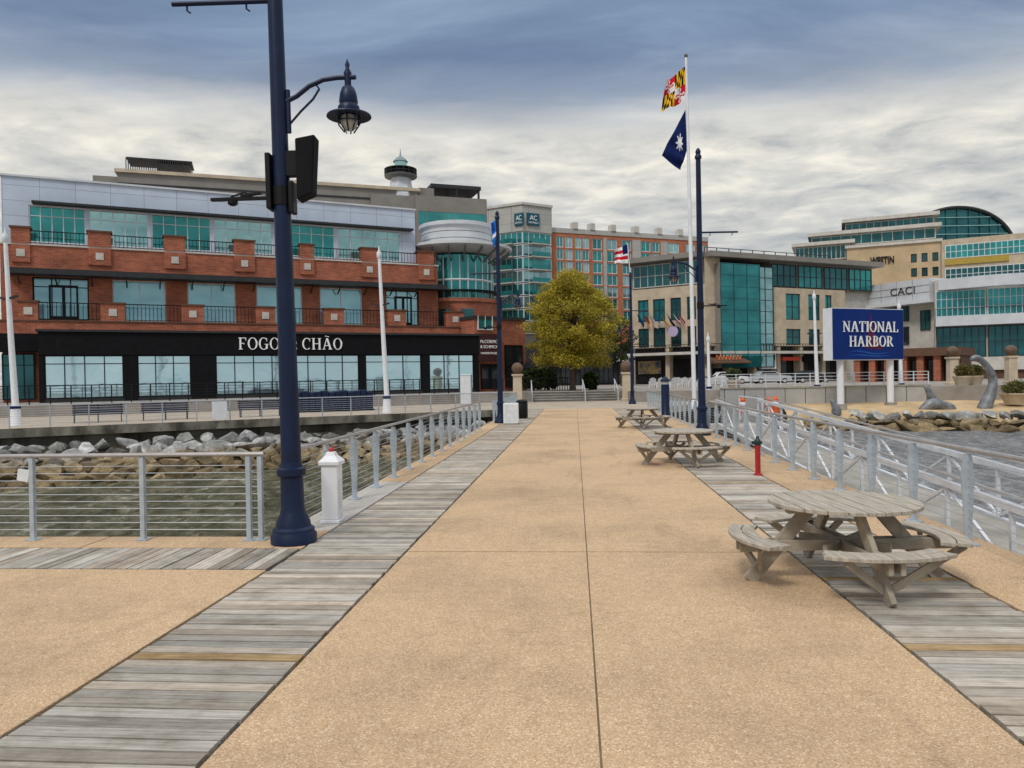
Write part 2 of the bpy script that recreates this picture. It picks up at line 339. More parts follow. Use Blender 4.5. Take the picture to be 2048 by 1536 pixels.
rc=ramp(nt,t,[(0,(.58,.59,.60)),(.13,(.57,.575,.565)),(.22,(.67,.66,.62)),(.28,(.79,.76,.69)),(.31,(.66,.66,.64)),(.345,(.31,.37,.47)),(.39,(.19,.265,.40)),(.47,(.215,.305,.44)),(.62,(.55,.60,.66)),(.85,(1.25,1.27,1.3))])
rlow=ramp(nt,ns.outputs['Fac'],[(.30,(.62,.66,.72)),(.42,(.85,.87,.89)),(.53,(1.01,1.01,1.0)),(.66,(1.26,1.23,1.17))])
rhigh=ramp(nt,ns2.outputs['Fac'],[(.30,(.78,.80,.84)),(.5,(.99,.99,.99)),(.68,(1.36,1.31,1.22))])
lowf=nd(nt,'ShaderNodeMapRange'); lowf.inputs['From Min'].default_value=.28; lowf.inputs['From Max'].default_value=.38; nt.links.new(zc,lowf.inputs['Value'])
tex=mixc(nt,lowf.outputs['Result'],rlow.outputs['Color'],rhigh.outputs['Color'])
cc=mixc(nt,1,rc.outputs['Color'],tex,'MULTIPLY')
b1=nd(nt,'ShaderNodeBackground'); nt.links.new(cc,b1.inputs['Color']); b1.inputs['Strength'].default_value=1.04
sk=nd(nt,'ShaderNodeTexSky',sky_type='NISHITA'); sk.sun_disc=False; sk.sun_elevation=SEL; sk.sun_rotation=SAZ
b2=nd(nt,'ShaderNodeBackground'); nt.links.new(sk.outputs['Color'],b2.inputs['Color']); b2.inputs['Strength'].default_value=.1
mx=nd(nt,'ShaderNodeMixShader'); mx.inputs[0].default_value=.93; nt.links.new(b2.outputs[0],mx.inputs[1]); nt.links.new(b1.outputs[0],mx.inputs[2]); nt.links.new(mx.outputs[0],out.inputs['Surface'])
sun=bpy.data.lights.new('sun','SUN'); sun.energy=1.5; sun.angle=math.radians(12); sun.color=(1,.95,.87)
so=bpy.data.objects.new('sun',sun); COL.objects.link(so)
sd=Vector((math.sin(SAZ)*math.cos(SEL),math.cos(SAZ)*math.cos(SEL),math.sin(SEL))); so.rotation_euler=sd.to_track_quat('Z','Y').to_euler(); so.location=(0,-20,40)
# ------------------------------------------------------------------ helpers for buildings
def wall_holes(mb,f,u0,u1,z0,z1,holes,n,dep):
    us=sorted({u0,u1}|{h[0] for h in holes}|{h[1] for h in holes}); zs=sorted({z0,z1}|{h[2] for h in holes}|{h[3] for h in holes})
    us=[x for x in us if u0-1e-6<=x<=u1+1e-6]; zs=[x for x in zs if z0-1e-6<=x<=z1+1e-6]
    for a,b in zip(us,us[1:]):
        for c,d in zip(zs,zs[1:]):
            um=(a+b)/2; zm=(c+d)/2
            if any(h[0]<um<h[1] and h[2]<zm<h[3] for h in holes): continue
            mb.face([f.pt(a,c,n),f.pt(b,c,n),f.pt(b,d,n),f.pt(a,d,n)])
    for (a,b,c,d) in holes:
        for (p,q,r,s_) in ((a,c,b,c),(b,c,b,d),(b,d,a,d),(a,d,a,c)):
            mb.face([f.pt(p,q,n),f.pt(r,s_,n),f.pt(r,s_,n-dep),f.pt(p,q,n-dep)])
def window(f,r,parent,nx,ny,fm,gm,n=0,fw=.09,name='window',hs=None):
    u0,u1,z0,z1=r; mb=MB()
    for i in range(nx+1):
        u=u0+(u1-u0)*i/nx; ww=fw if i in (0,nx) else fw*.7
        a=u0 if i==0 else (u1-ww if i==nx else u-ww/2); mb.fb(f,a,a+ww,z0,z1,n-.04,n+.06)
    zs=[z0+(z1-z0)*j/ny for j in range(ny+1)] if hs is None else [z0]+[z0+(z1-z0)*h for h in hs]+[z1]
    for j,z in enumerate(zs):
        ww=fw if j in (0,len(zs)-1) else fw*.7
        a=z0 if j==0 else (z1-ww if j==len(zs)-1 else z-ww/2); mb.fb(f,u0+.01,u1-.01,a+.003,a+ww-.003,n-.035,n+.05)
    o=mb.build(name,fm,parent,recalc=False)
    g=MB(); g.face([f.pt(u0+.02,z0+.02,n),f.pt(u1-.02,z0+.02,n),f.pt(u1-.02,z1-.02,n),f.pt(u0+.02,z1-.02,n)])
    g.build('pane',gm,o,recalc=False); return o
# ------------------------------------------------------------------ lettering
def glyph(ch):
    R_=[];
    def rc(a,b,c,d): R_.append([(a,b),(c,b),(c,d),(a,d)])
    def ln(x0,y0,x1,y1,t):
        dx=t/2/max(.2,abs((y1-y0))/math.hypot(x1-x0,y1-y0)); R_.append([(x0-dx,y0),(x0+dx,y0),(x1+dx,y1),(x1-dx,y1)])
    def arc(cx,cy,rx,ry,a0,a1,th,tv,k=22):
        for i in range(k):
            A=math.radians(a0+(a1-a0)*i/k); B=math.radians(a0+(a1-a0)*(i+1)/k)
            o=lambda t:(cx+rx*math.cos(t),cy+ry*math.sin(t)); n_=lambda t:(cx+(rx-th)*math.cos(t),cy+(ry-tv)*math.sin(t))
            R_.append([o(A),o(B),n_(B),n_(A)])
    w=.8
    if ch=='I': rc(.10,.05,.26,.95); rc(0,0,.36,.05); rc(0,.95,.36,1); w=.36
    elif ch in 'FE':
        rc(.08,.05,.24,.94); rc(0,.94,.68,1); rc(.62,.76,.68,.94); rc(.24,.49,.50,.55); rc(.46,.42,.50,.49)
        if ch=='F': rc(0,0,.36,.05); w=.70
        else: rc(0,0,.70,.06); rc(.64,.06,.70,.25); w=.74
    elif ch=='H':
        for x in (.08,.66): rc(x,.05,x+.16,.95); rc(x-.08,0,x+.24,.05); rc(x-.08,.95,x+.24,1)
        rc(.24,.48,.66,.54); w=.90
    elif ch=='L': rc(.08,.06,.24,.95); rc(0,.95,.34,1); rc(0,0,.66,.06); rc(.60,.06,.66,.28); w=.68
    elif ch=='T': rc(.30,.05,.46,.94); rc(.20,0,.56,.05); rc(0,.94,.76,1); rc(0,.76,.05,.94); rc(.71,.76,.76,.94); w=.76
    elif ch=='N': rc(.10,.05,.17,.95); rc(.74,.0,.81,.95); ln(.78,0,.13,.97,.16); rc(0,0,.28,.05); rc(0,.95,.2,1); rc(.63,.95,.92,1); w=.92
    elif ch in 'AÃ':
        ln(.13,.05,.43,1,.075); ln(.78,.05,.46,1,.17); rc(.24,.32,.64,.38); rc(0,0,.27,.05); rc(.60,0,.95,.05); w=.95
        if ch=='Ã': arc(.36,1.12,.12,.10,20,160,.05,.06,8); arc(.56,1.20,.12,.10,200,340,.05,.06,8)
    elif ch=='O': arc(.44,.5,.44,.52,0,360,.15,.055,32); w=.88
    elif ch=='C': arc(.44,.5,.44,.52,48,312,.15,.055,26); rc(.70,.70,.75,.98); w=.80
    elif ch=='G': arc(.44,.5,.44,.52,48,322,.15,.055,26); rc(.70,.70,.75,.98); rc(.64,.06,.80,.42); rc(.54,.42,.88,.47); w=.88
    elif ch=='D': rc(.08,.05,.24,.95); rc(0,0,.40,.05); rc(0,.95,.40,1); arc(.36,.5,.46,.5,-90,90,.17,.05); w=.84
    elif ch=='R': rc(.08,.05,.24,.95); rc(0,0,.34,.05); rc(0,.95,.38,1); arc(.36,.73,.30,.27,-90,90,.15,.05,14); ln(.74,0,.40,.48,.16); rc(.66,0,.86,.05); w=.84
    elif ch=='B': rc(.08,.05,.24,.95); rc(0,0,.36,.05); rc(0,.95,.36,1); arc(.34,.74,.28,.26,-90,90,.15,.05,14); arc(.34,.26,.34,.26,-90,90,.16,.05,14); w=.70
    elif ch==' ': w=.30
    return R_,w
def serif(segs,T,W,hcap,thick,m,parent,name):
    tot=0; items=[]
    for txt,sc in segs:
        for ch in txt:
            g,wd=glyph(ch); items.append((g,tot,sc)); tot+=(wd+.12)*sc
    tot-=.12; kx=W/tot; mb=MB(); k=0
    for g,x0,sc in items:
        for poly in g:
            k+=1; th=thick+(k%9)*.004
            a=[T((x0+p[0]*sc)*kx,p[1]*sc*hcap,th) for p in poly]; b=[T((x0+p[0]*sc)*kx,p[1]*sc*hcap,0) for p in poly]
            n=len(a); mb.face(a)
            for i in range(n): mb.face([a[i],a[(i+1)%n],b[(i+1)%n],b[i]])
    return mb.build(name,m,parent,recalc=False)
def sans(txt,T,W,hcap,m,parent,name,thick=.03,off=0.0):
    cu=bpy.data.curves.new('t','FONT'); cu.body=txt; cu.size=1; cu.extrude=.01; cu.offset=off
    o=bpy.data.objects.new('t',cu); COL.objects.link(o); dg=bpy.context.evaluated_depsgraph_get(); dg.update()
    me=bpy.data.meshes.new_from_object(o.evaluated_get(dg)); bpy.data.objects.remove(o)
    x0=min(v.co.x for v in me.vertices); x1=max(v.co.x for v in me.vertices); y0=min(v.co.y for v in me.vertices); y1=max(v.co.y for v in me.vertices)
    mb=MB(); mb.v=[T((v.co.x-x0)/(x1-x0)*W,(v.co.y-y0)/(y1-y0)*hcap,thick if v.co.z>0 else 0) for v in me.vertices]
    mb.f=[tuple(p.vertices) for p in me.polygons]; mb.m=[0]*len(mb.f); mb.c=[None]*len(mb.f)
    bpy.data.meshes.remove(me); return mb.build(name,m,parent,recalc=False)
# ================================================================== SETTING: water, land, pier
LZ=.8
mb=MB(); X0,X1,Y0,Y1=-44,40,-2,60; st=.36; nx=int((X1-X0)/st); ny=int((Y1-Y0)/st)
X1=X0+nx*st; Y1=Y0+ny*st
def wz(x,y): return -2+.15*noise.noise(Vector((x*.75,y*.8,0)))+.085*noise.noise(Vector((x*1.9+9,y*1.7,3)))
for j in range(ny+1):
    for i in range(nx+1):
        x=X0+i*st; y=Y0+j*st; e=min(i,j,nx-i,ny-j); mb.v.append(Vector((x,y,wz(x,y) if e>0 else -2)))
for j in range(ny):
    for i in range(nx):
        a=j*(nx+1)+i; mb.f.append((a,a+1,a+nx+2,a+nx+1)); mb.m.append(0); mb.c.append(None)
B_=1500
for q in ([(-B_,-300),(B_,-300),(X1,Y0),(X0,Y0)],[(B_,-300),(B_,700),(X1,Y1),(X1,Y0)],[(B_,700),(-B_,700),(X0,Y1),(X1,Y1)],[(-B_,700),(-B_,-300),(X0,Y0),(X0,Y1)]): mb.face([(a,b,-2) for a,b in q])
wo_=mb.build('water',M['water'],recalc=False,origin=(0,0,-2)); wo_.data.polygons.foreach_set('use_smooth',[True]*len(wo_.data.polygons))
tag(wo_,'brown and grey choppy river water around the pier','water',kind='structure')
far=[Vector((3500,3500,0)),Vector((-3500,3500,0))]
land=[DX(-1400,30),DX(-400,42),DX(0,48),DX(935,60.5),DX(1055,62.6),DX(1240,62.6),DX(1262,57),DX(1440,57),DX(2900,57),Vector((3500,60,0))]+far+[Vector((-3500,60,0))]
mb=MB(); mb.prism([(p.x,p.y) for p in land],-3,LZ)
tag(mb.build('ground',M['ground']),'paved waterfront ground behind the promenade','ground',kind='structure')
T0=G(50,857); T1=G(890,824); td=(T1-T0).normalized(); tn=Vector((td.y,-td.x,0))
if tn.dot(C-T0)<0: tn=-tn
TL=T0-td*40; kk=(-3.9-T1.x)/td.x; TR=T1+td*kk
def prismobj(poly,z0,z1,m,name,label,cat='pavement'):
    mb=MB(); mb.prism([(p[0],p[1]) for p in poly],z0,z1); return tag(mb.build(name,m),label,cat,kind='structure')
terr=[TL,TR,Vector((-3.9,47.0,0)),Vector((4.6,47.0,0)),Vector((8.5,52,0)),DX(1440,56.9),DX(1440,60),DX(1240,64),DX(1055,64),DX(935,62),DX(0,49.5),DX(-400,43.5),DX(-1400,31)]
prismobj(terr,-.42,0,M['terrace'],'promenade','grey concrete promenade between the pier and the restaurant')
wl=[TL-tn*.3,TR-tn*.3,Vector((-3.9,48,0)),Vector((8,53,0)),DX(1440,58),DX(935,63),DX(0,50),DX(-1400,32)]
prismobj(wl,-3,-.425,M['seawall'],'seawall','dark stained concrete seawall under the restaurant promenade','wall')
mb=MB()
a=TL+tn*.10; b=TR+tn*.10
mb.hexa([a+ZV*-.40,b+ZV*-.40,b-tn*.12+ZV*-.40,a-tn*.12+ZV*-.40,a+ZV*.02,b+ZV*.02,b-tn*.12+ZV*.02,a-tn*.12+ZV*.02])
tag(mb.build('promenade_edge',M['edge']),'stained concrete edge beam along the promenade lip','kerb',kind='structure')
# pier slabs
g=.006
mb=MB()
ys=[-4,8.4,20.2,33,46.99]
for y0,y1 in zip(ys,ys[1:]):
    for x0,x1 in ((-1.94,.10),(.10,2.29)): mb.box(x0+g,x1-g,y0+g*2,y1-g*2,-.3,0)
mb.box(.10-g+.001,.10+g-.001,-4,46.9,-.28,-.003,1)
for y in ys[1:-1]:
    mb.box(-1.93,.09,y-g*2+.001,y+g*2-.001,-.28,-.003,1); mb.box(.11,2.28,y-g*2+.001,y+g*2-.001,-.28,-.003,1)
tag(mb.build('pier_walkway',[M['path'],M['joint']]),'tan exposed aggregate walkway down the middle of the pier','path',kind='structure')
mb=MB(); mb.box(-30,4.62,-4,9.12,-.9,-.07); mb.box(-3.8,4.62,9.12,46.99,-.9,-.071)
tag(mb.build('pier_base',M['gap']),'dark structure beneath the pier deck','pier',kind='structure')
mb=MB(); mb.box(-30,-3.24,-4,7.56,-.3,0); 
for x0,x1 in ((-30,-9.51),(-9.49,-6.01),(-5.99,-3.6)): mb.box(x0,x1,8.59,9.2,-.5,.0)
tag(mb.build('pier_platform',M['path'],bevel=.006),'tan aggregate platform on the left of the pier','path',kind='structure')
mb=MB(); mb.box(-3.85,-3.24,9.6,11.9,-.6,.0); mb.box(-3.85,-3.24,11.91,14.2,-.6,.0)
tag(mb.build('pier_kerb',M['kerb'],bevel=.01),'light grey concrete kerb along the left rail of the pier','kerb',kind='structure')
mb=MB(); mb.box(-3.85,-3.24,14.21,46.99,-.6,0); mb.box(-3.59,-3.24,8.57,9.59,-.6,0); mb.box(3.58,4.65,-4,46.99,-.6,0)
tag(mb.build('pier_edge',M['path'],bevel=.01),'tan concrete edge strips under the pier railings','kerb',kind='structure')
def boardcol():
    r=random.random()
    if r<.04: k=random.uniform(.8,1.1); return (.44*k,.31*k,.17*k)
    k=random.uniform(.62,1.28); wv=random.uniform(-.01,.04); return ((.46+wv)*k,.43*k,(.39-wv*.8)*k)
def strip(name,label,x0,x1,y0,y1,along):
    mb=MB(); wd=.128; gp=.011; p=y0 if along=='x' else x0; e=y1 if along=='x' else x1
    while p<e-.02:
        q=min(p+wd-gp*random.uniform(.7,1.4),e); dz=random.uniform(-.005,.003); c=boardcol(); j=random.uniform(-.008,.008)
        if along=='x': mb.box(x0+.028+j,x1-.028+j,p,q,-.05,dz,0,c)
        else: mb.box(p,q,y0+.028+j,y1-.028+j,-.05,dz,0,c)
        p+=wd
    tag(mb.build(name,M['boards_x' if along=='x' else 'boards_y'],recalc=False),label,'boardwalk',kind='structure')
strip('boardwalk','weathered grey board strip on the left of the walkway',-3.23,-1.94,-4,46.9,'x')
strip('boardwalk','weathered grey board strip on the right under the picnic tables',2.29,3.57,-4,46.9,'x')
strip('boardwalk','short weathered board strip across the left platform by the rail',-30,-3.24,7.57,8.58,'y')
# stairs
sf=Fac(1066,61,1232,61)
st=thing('stairs','wide shallow stone stairs below the tree at the pier end','stairs',sf.pt(sf.L/2,0))
for i in range(4):
    s_=MB().fb(sf,0,sf.L,0,.2*(i+1)-.045,-3,-.42*i).build('step',M['stepstone'],st)
    MB().fb(sf,0,sf.L,.2*(i+1)-.044,.2*(i+1)-.003,-3,-.42*i+.04).build('tread',M['slab'],s_)
for k,uu in enumerate((-.1,sf.L*.62,sf.L+.1)):
    hr=thing('stair_handrail',['grey tubular handrail at the left end of the stairs','grey tubular handrail in the middle of the stairs','grey tubular handrail at the right end of the stairs'][k],'handrail',sf.pt(uu,0,.2),group='handrails on the stairs')
    MB().tube([sf.pt(uu,0,.4),sf.pt(uu,.95,.4),sf.pt(uu,1.0,.2),sf.pt(uu,1.75,-1.7),sf.pt(uu,1.75,-2.2)],.035,6).build('rail',M['alu'],hr,True)
    MB().tube([sf.pt(uu,.55,-1.7),sf.pt(uu,1.75,-1.7)],.035,6).build('post',M['alu'],hr)
# beach
mb=MB(); nu,nv=40,8
A=DX(1575,52.2); B=DX(2700,47); A2=DX(1560,57.05); B2_=DX(2800,57.05)
def bpnt(i,j):
    p=A.lerp(B,i/nu).lerp(A2.lerp(B2_,i/nu),j/nv); p.z=-1.05+.75*(j/nv)**.8+.08*noise.noise(p*.6) if j>0 else -2.4
    return p
for i in range(nu):
    for j in range(nv): mb.face([bpnt(i,j),bpnt(i+1,j),bpnt(i+1,j+1),bpnt(i,j+1)])
tag(mb.build('beach',M['sandm'],recalc=False),'narrow tan sand beach behind the rock edge on the right','beach',kind='structure')
fw_=Fac(1440,56.8,1860,56.8)
pw=thing('waterfront_wall','low grey panelled wall behind the beach and blue sign','wall',fw_.pt(fw_.L/2,-1))
MB().fb(fw_,0,fw_.L,-2.5,.86,-.15,.05).build('wall',M['panelwall'],pw)
MB().fb(fw_,0,fw_.L,.862,.97,-.2,.12).build('coping',M['slab'],pw)
for i in range(11): u=.3+i*(fw_.L-.6)/10.; MB().fb(fw_,u-.02,u+.02,-2.4,.855,.05,.056).build('panel_joint',M['gap'],pw)
# embankment + rocks
mb=MB()
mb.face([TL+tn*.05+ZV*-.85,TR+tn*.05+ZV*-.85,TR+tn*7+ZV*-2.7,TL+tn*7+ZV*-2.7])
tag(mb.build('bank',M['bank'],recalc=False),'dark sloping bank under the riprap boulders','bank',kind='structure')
rocks=[]
for k in range(10):
    bm=bmesh.new(); bmesh.ops.create_icosphere(bm,subdivisions=3,radius=1)
    sd_=Vector((k*7.3,k*3.1,k*1.7)); pl=[]
    rr=random.Random(k)
    for i in range(11):
        n=Vector((rr.gauss(0,1),rr.gauss(0,1),rr.gauss(0,1))).normalized(); pl.append((n,rr.uniform(.36,.72)))
    for v in bm.verts:
        p=v.co.copy()
        for _ in range(2):
            for n,dd in pl:
                e=p.dot(n)-dd
                if e>0: p-=n*e
        p*=1+.05*noise.noise(p*1.6+sd_)+.03*noise.noise(p*5+sd_); v.co=p*1.1
    me=bpy.data.meshes.new('boulder'); bm.to_mesh(me); bm.free(); me.materials.append(M['rock'])
    me.polygons.foreach_set('use_smooth',[True]*len(me.polygons)); me.set_sharp_from_angle(angle=.3); rocks.append(me)
def boulder(p,s,label,group,fl=1.0):
    o=bpy.data.objects.new('boulder',random.choice(rocks)); COL.objects.link(o); o.location=p; s*=1.25
    o.scale=(s*random.uniform(.85,1.45),s*random.uniform(.8,1.15),s*random.uniform(.6,.9)*fl); o.rotation_euler=(random.uniform(-.5,.5),random.uniform(-.5,.5),random.uniform(0,6.3))
    tag(o,label,'rock',group)
L_=(TR-T0).length; nrow=8
for r in range(nrow):
    s=-3.0+random.uniform(0,.6)
    while s<L_-.4:
        tt=r/(nrow-1); wdt=6.7-2.1*max(0,s/L_)
        p=T0+td*s+tn*(.5+tt*wdt+random.uniform(-.25,.25)); p.z=-1.04-1.05*tt+random.uniform(-.10,.10)
        sz=random.uniform(.31,.58)*(1.05 if r<3 else .92)
        boulder(p,sz,'grey boulder in the riprap bank below the restaurant promenade','riprap boulders below the promenade',.92)
        s+=sz*1.6+random.uniform(0,.25)
RA=DX(1600,53.2); RB=DX(2250,47.6); rl=(RB-RA).length; rd=(RB-RA).normalized(); rn=Vector((rd.y,-rd.x,0))
for r in range(3):
    s=random.uniform(0,.4)
    while s<rl:
        p=RA+rd*s+rn*(r*.75-.2+random.uniform(-.2,.2)); p.z=-1.12-.42*r+random.uniform(-.06,.06); sz=random.uniform(.38,.68)
        boulder(p,sz,'grey boulder in the low rock edge in front of the beach','rock edge of the beach',.7); s+=sz*1.6
# ================================================================== RAILINGS
def cable_rail(name,label,p,q,posts,group=None,blade=True,nc=10,topm='toprail',htop=1.07,z0=0,pm='postblue',pw_=.05,cr=None):
    p=Vector((p[0],p[1],z0)); q=Vector((q[0],q[1],z0)); d=(q-p); L=d.length; d.normalize(); n=Vector((d.y,-d.x,0))
    t=thing(name,label,'railing',(p+q)/2,group=group)
    for s in posts:
        b=p+d*s; mb=MB()
        if blade:
            hw=.013
            for (za,wa,oa),(zb,wb,ob) in (((.0,.040,0),(.28,.043,0)),((.28,.043,0),(.78,.072,.0)),((.78,.072,0),(1.02,.038,0))):
                mb.hexa([b-d*hw-n*wa+ZV*za,b+d*hw-n*wa+ZV*za,b+d*hw+n*wa+ZV*za,b-d*hw+n*wa+ZV*za,b-d*hw-n*wb+ZV*zb,b+d*hw-n*wb+ZV*zb,b+d*hw+n*wb+ZV*zb,b-d*hw+n*wb+ZV*zb])
            mb.box(b.x-.09,b.x+.09,b.y-.09,b.y+.09,z0+.001,z0+.018)
        else:
            mb.bar(b,b+ZV*(htop-.03),pw_,pw_,d)
            if pw_>.05: mb.box(b.x-.07,b.x+.07,b.y-.07,b.y+.07,z0+.001,z0+.016)
        mb.build('post',M[pm],t)
    MB().tube([p+ZV*htop,q+ZV*htop],.027,8).build('top_rail',M[topm],t,True)
    for i in range(nc):
        z=.13+(htop-.27)*i/(nc-1)
        MB().tube([p+ZV*z,q+ZV*z],cr or .005,4,caps=False).build('cable',M['steel'],t)
    return t
cable_rail('cable_railing','steel cable railing across the left platform behind the lamp post',(-16,9.0),(-3.86,9.0),[12.14-.05,12.14-.2,12.14-1.58,12.14-3.05,12.14-4.55,12.14-6.05,4.4,2.9,1.4,.1],blade=False,pw_=.056,topm='toprail',cr=.005)
yy=[i*1.36 for i in range(0,15)]
cable_rail('cable_railing','steel cable railing receding along the left edge of the pier',(-3.66,9.1),(-3.66,28.6),[y+.3 for y in yy])
cable_rail('cable_railing','short steel railing at the left pier end beside the white cabinet',(-3.66,33.5),(-3.66,46.8),[i*1.33 for i in range(11)])
cable_rail('cable_railing','long steel cable railing along the right edge of the pier',(4.36,-2.2),(4.36,46.8),[.1+i*1.36 for i in range(36)],topm='toprail')
rA=T0-td*12+tn*-.05; rB=TR+tn*-.05
Lr=(rB-rA).length
cable_rail('promenade_railing','pale steel railing along the promenade edge above the boulders',rA,rB,[.05+i*1.62 for i in range(int(Lr/1.62)+1)],blade=False,nc=8,topm='steel',cr=.008)
Pa=DX(-120,46.8); Pb=DX(925,60)
pr=(Pb-Pa); t=thing('patio_railing','black metal railing along the raised restaurant patio','railing',(Pa+Pb)/2+ZV*LZ)
dd=pr.normalized(); n_=int(pr.length/1.15)
for i in range(n_+1):
    b=Pa+dd*(pr.length*i/n_); MB().bar(b+ZV*LZ,b+ZV*(LZ+1.18),.07,.07,dd).build('post',M['black'],t)
MB().bar(Pa+ZV*(LZ+1.21),Pb+ZV*(LZ+1.21),.09,.06).build('top_rail',M['black'],t)
for k in range(5): MB().tube([Pa+ZV*(LZ+.2+.2*k),Pb+ZV*(LZ+.2+.2*k)],.012,4).build('cable',M['black'],t)
# black fence + parasols on the raised plaza
f8=Fac(985,66.5,1150,67.5); t=thing('plaza_fence','black picket fence on the raised plaza left of the tree trunk','fence',f8.pt(f8.L/2,LZ))
MB().fb(f8,0,f8.L,LZ+1.1,LZ+1.18,-.04,.04).build('top_rail',M['black'],t)
for i in range(33): u=f8.L*i/32; MB().fb(f8,u-.03,u+.03,LZ,LZ+1.1,-.03,.03).build('picket',M['black'],t)
for k,px in enumerate((1062,1090)):
    b=DX(px,70,LZ); t=thing('patio_parasol',['open black patio parasol near the maroon sign','open black patio parasol left of the tree trunk'][k],'parasol',b)
    MB().tube([b,b+ZV*2.6],.04,8).build('pole',M['black'],t); MB().lathe(b,[(1.5,2.05),(1.48,2.1),(.1,2.75),(0,2.8)],8).build('canopy',M['blackm'],t)
fr=thing('waterfront_fence','pale tubular fence on top of the waterfront wall behind the blue sign','fence',fw_.pt(fw_.L/2,.97))
for i in range(15):
    u=.1+i*(fw_.L-.2)/14; MB().fb(fw_,u-.03,u+.03,.97,1.95,-.08,-.02).build('post',M['alu'],fr)
for z in (1.2,1.45,1.7,1.95): MB().tube([fw_.pt(.1,z,-.05),fw_.pt(fw_.L-.1,z,-.05)],.022,5).build('rail',M['alu'],fr)
# gangway
gw=thing('gangway','white aluminium truss gangway sloping down outside the right pier railing','gangway',(5.6,17,-.2))
def gz(y): return 1.05-.037*(27-y)
for X,nm in ((4.95,'near_truss'),(6.4,'far_truss')):
    mb=MB(); hh=.82
    y0,y1=3.0,27.0
    mb.bar((X,y0,gz(y0)),(X,y1,gz(y1)),.08,.09); mb.bar((X,y0,gz(y0)-hh),(X,y1,gz(y1)-hh),.08,.11)
    k=16
    for i in range(k+1):
        y=y0+(y1-y0)*i/k; mb.bar((X,y,gz(y)-hh+.06),(X,y,gz(y)-.05),.05,.05,(0,1,0))
        if i<k:
            y2=y0+(y1-y0)*(i+1)/k
            a=(X,y,gz(y)-hh+.05) if i%2==0 else (X,y,gz(y)-.05); b=(X,y2,gz(y2)-.05) if i%2==0 else (X,y2,gz(y2)-hh+.05)
            mb.bar(a,b,.04,.04)
    mb.build(nm,M['alu'],gw)
    MB().tube([(X,y0,gz(y0)+.12),(X,y1,gz(y1)+.12),(X,y1+.5,gz(y1)+.1)],.022,6).build('handrail',M['toprail'],gw)
mb=MB(); mb.hexa([(5.0,3,gz(3)-.85),(6.35,3,gz(3)-.85),(6.35,27,gz(27)-.85),(5.0,27,gz(27)-.85),(5.0,3,gz(3)-.8),(6.35,3,gz(3)-.8),(6.35,27,gz(27)-.8),(5.0,27,gz(27)-.8)])
mb.build('deck',M['slab'],gw)
lp=thing('gangway_landing','small grey landing platform at the shore end of the gangway','platform',(5.6,29,-.4))
MB().box(4.68,6.7,27.1,31,-.3,.0).build('deck',M['slab'],lp)
for (x,y) in ((6.4,27.6),(6.4,30.6),(4.9,30.6)): MB().tube([(x,y,-3),(x,y,-.3)],.15,10).build('pile',M['slab'],lp)
mb=MB(); mb.tube([(6.6,27.2,0),(6.6,27.2,1.07),(6.6,30.9,1.07),(6.6,30.9,0)],.03,6); mb.tube([(6.6,27.2,.55),(6.6,30.9,.55)],.02,6); mb.build('guard_rail',M['alu'],lp)
# ================================================================== PICNIC TABLES
def make_table(loc,rot,label):
    t=thing('picnic_table',label,'picnic table',loc,rot,'round picnic tables on the pier',local=True)
    R0=.675; mb=MB(); n=9; wd=2*R0/n
    for i in range(n):
        x0=-R0+i*wd+.006; x1=-R0+(i+1)*wd-.006
        def yy_(x): return math.sqrt(max(0,R0*R0-x*x))
        xs=[x0+(x1-x0)*k/6 for k in range(7)]
        poly=[(x,-yy_(x)) for x in xs]+[(x,yy_(x)) for x in reversed(xs)]
        poly=[p for j,p in enumerate(poly) if j==0 or (Vector(p)-Vector(poly[j-1])).length>1e-3]
        if (Vector(poly[0])-Vector(poly[-1])).length<1e-3: poly=poly[:-1]
        mb.prism(poly,.708+random.uniform(-.001,.001),.742+random.uniform(-.0015,.0015))
    mb.build('tabletop',M['timber2'],t,bevel=.004)
    for s in (-1,1): MB().bar((-.58,.13*s,.68),(.58,.13*s,.68),.09,.05).build('support_batten',M['timber'],t)
    for k in range(4):
        a=k*PI/2-PI/2; ca,sa=math.cos(a),math.sin(a); tv=Vector((-sa,ca,0)); rv=Vector((ca,sa,0))
        P=lambda r,z,s=0: rv*r+tv*s+ZV*z
        mb=MB(); mb.bar(P(.30,.695),P(.90,0.0),.05,.125,tv.cross(rv))
        mb.build('leg',M['timber'],t,bevel=.004)
        for s in (-1,1): MB().bar(P(.05,.335,.05*s),P(1.0,.335,.05*s),.04,.10).build('beam',M['timber'],t,bevel=.004)
        mb=MB()
        for r0,r1 in ((.80,.92),(.93,1.05)):
            m=14; sp_=math.radians(32) if r0>.9 else math.radians(34)
            poly=[(r1*math.cos(a+sp_*(2*i/m-1)),r1*math.sin(a+sp_*(2*i/m-1))) for i in range(m+1)]+[(r0*math.cos(a+sp_*(2*i/m-1)),r0*math.sin(a+sp_*(2*i/m-1))) for i in range(m,-1,-1)]
            mb.prism(poly,.40,.432)
        mb.build('bench_seat',M['timber2'],t,bevel=.004)
        for s in (-1,1): MB().bar(P(.80,.10,.02*s),P(.92,.38,.38*s),.035,.065).build('brace',M['timber'],t,bevel=.003)
    MB().bar((-.30,-.30,.34),(.30,.30,.34),.04,.09).bar((.30,-.30,.343),(-.30,.30,.343),.04,.09).build('cross_brace',M['timber'],t)
    return t
pt=make_table(G(1688,1157),PSI,'nearest weathered round picnic table with four attached benches')
dup(pt,G(1366,927),PSI+.12,'middle weathered round picnic table beside the right lamp post')
dup(pt,G(1285,855),PSI-.1,'farthest small looking round picnic table near the pier end')
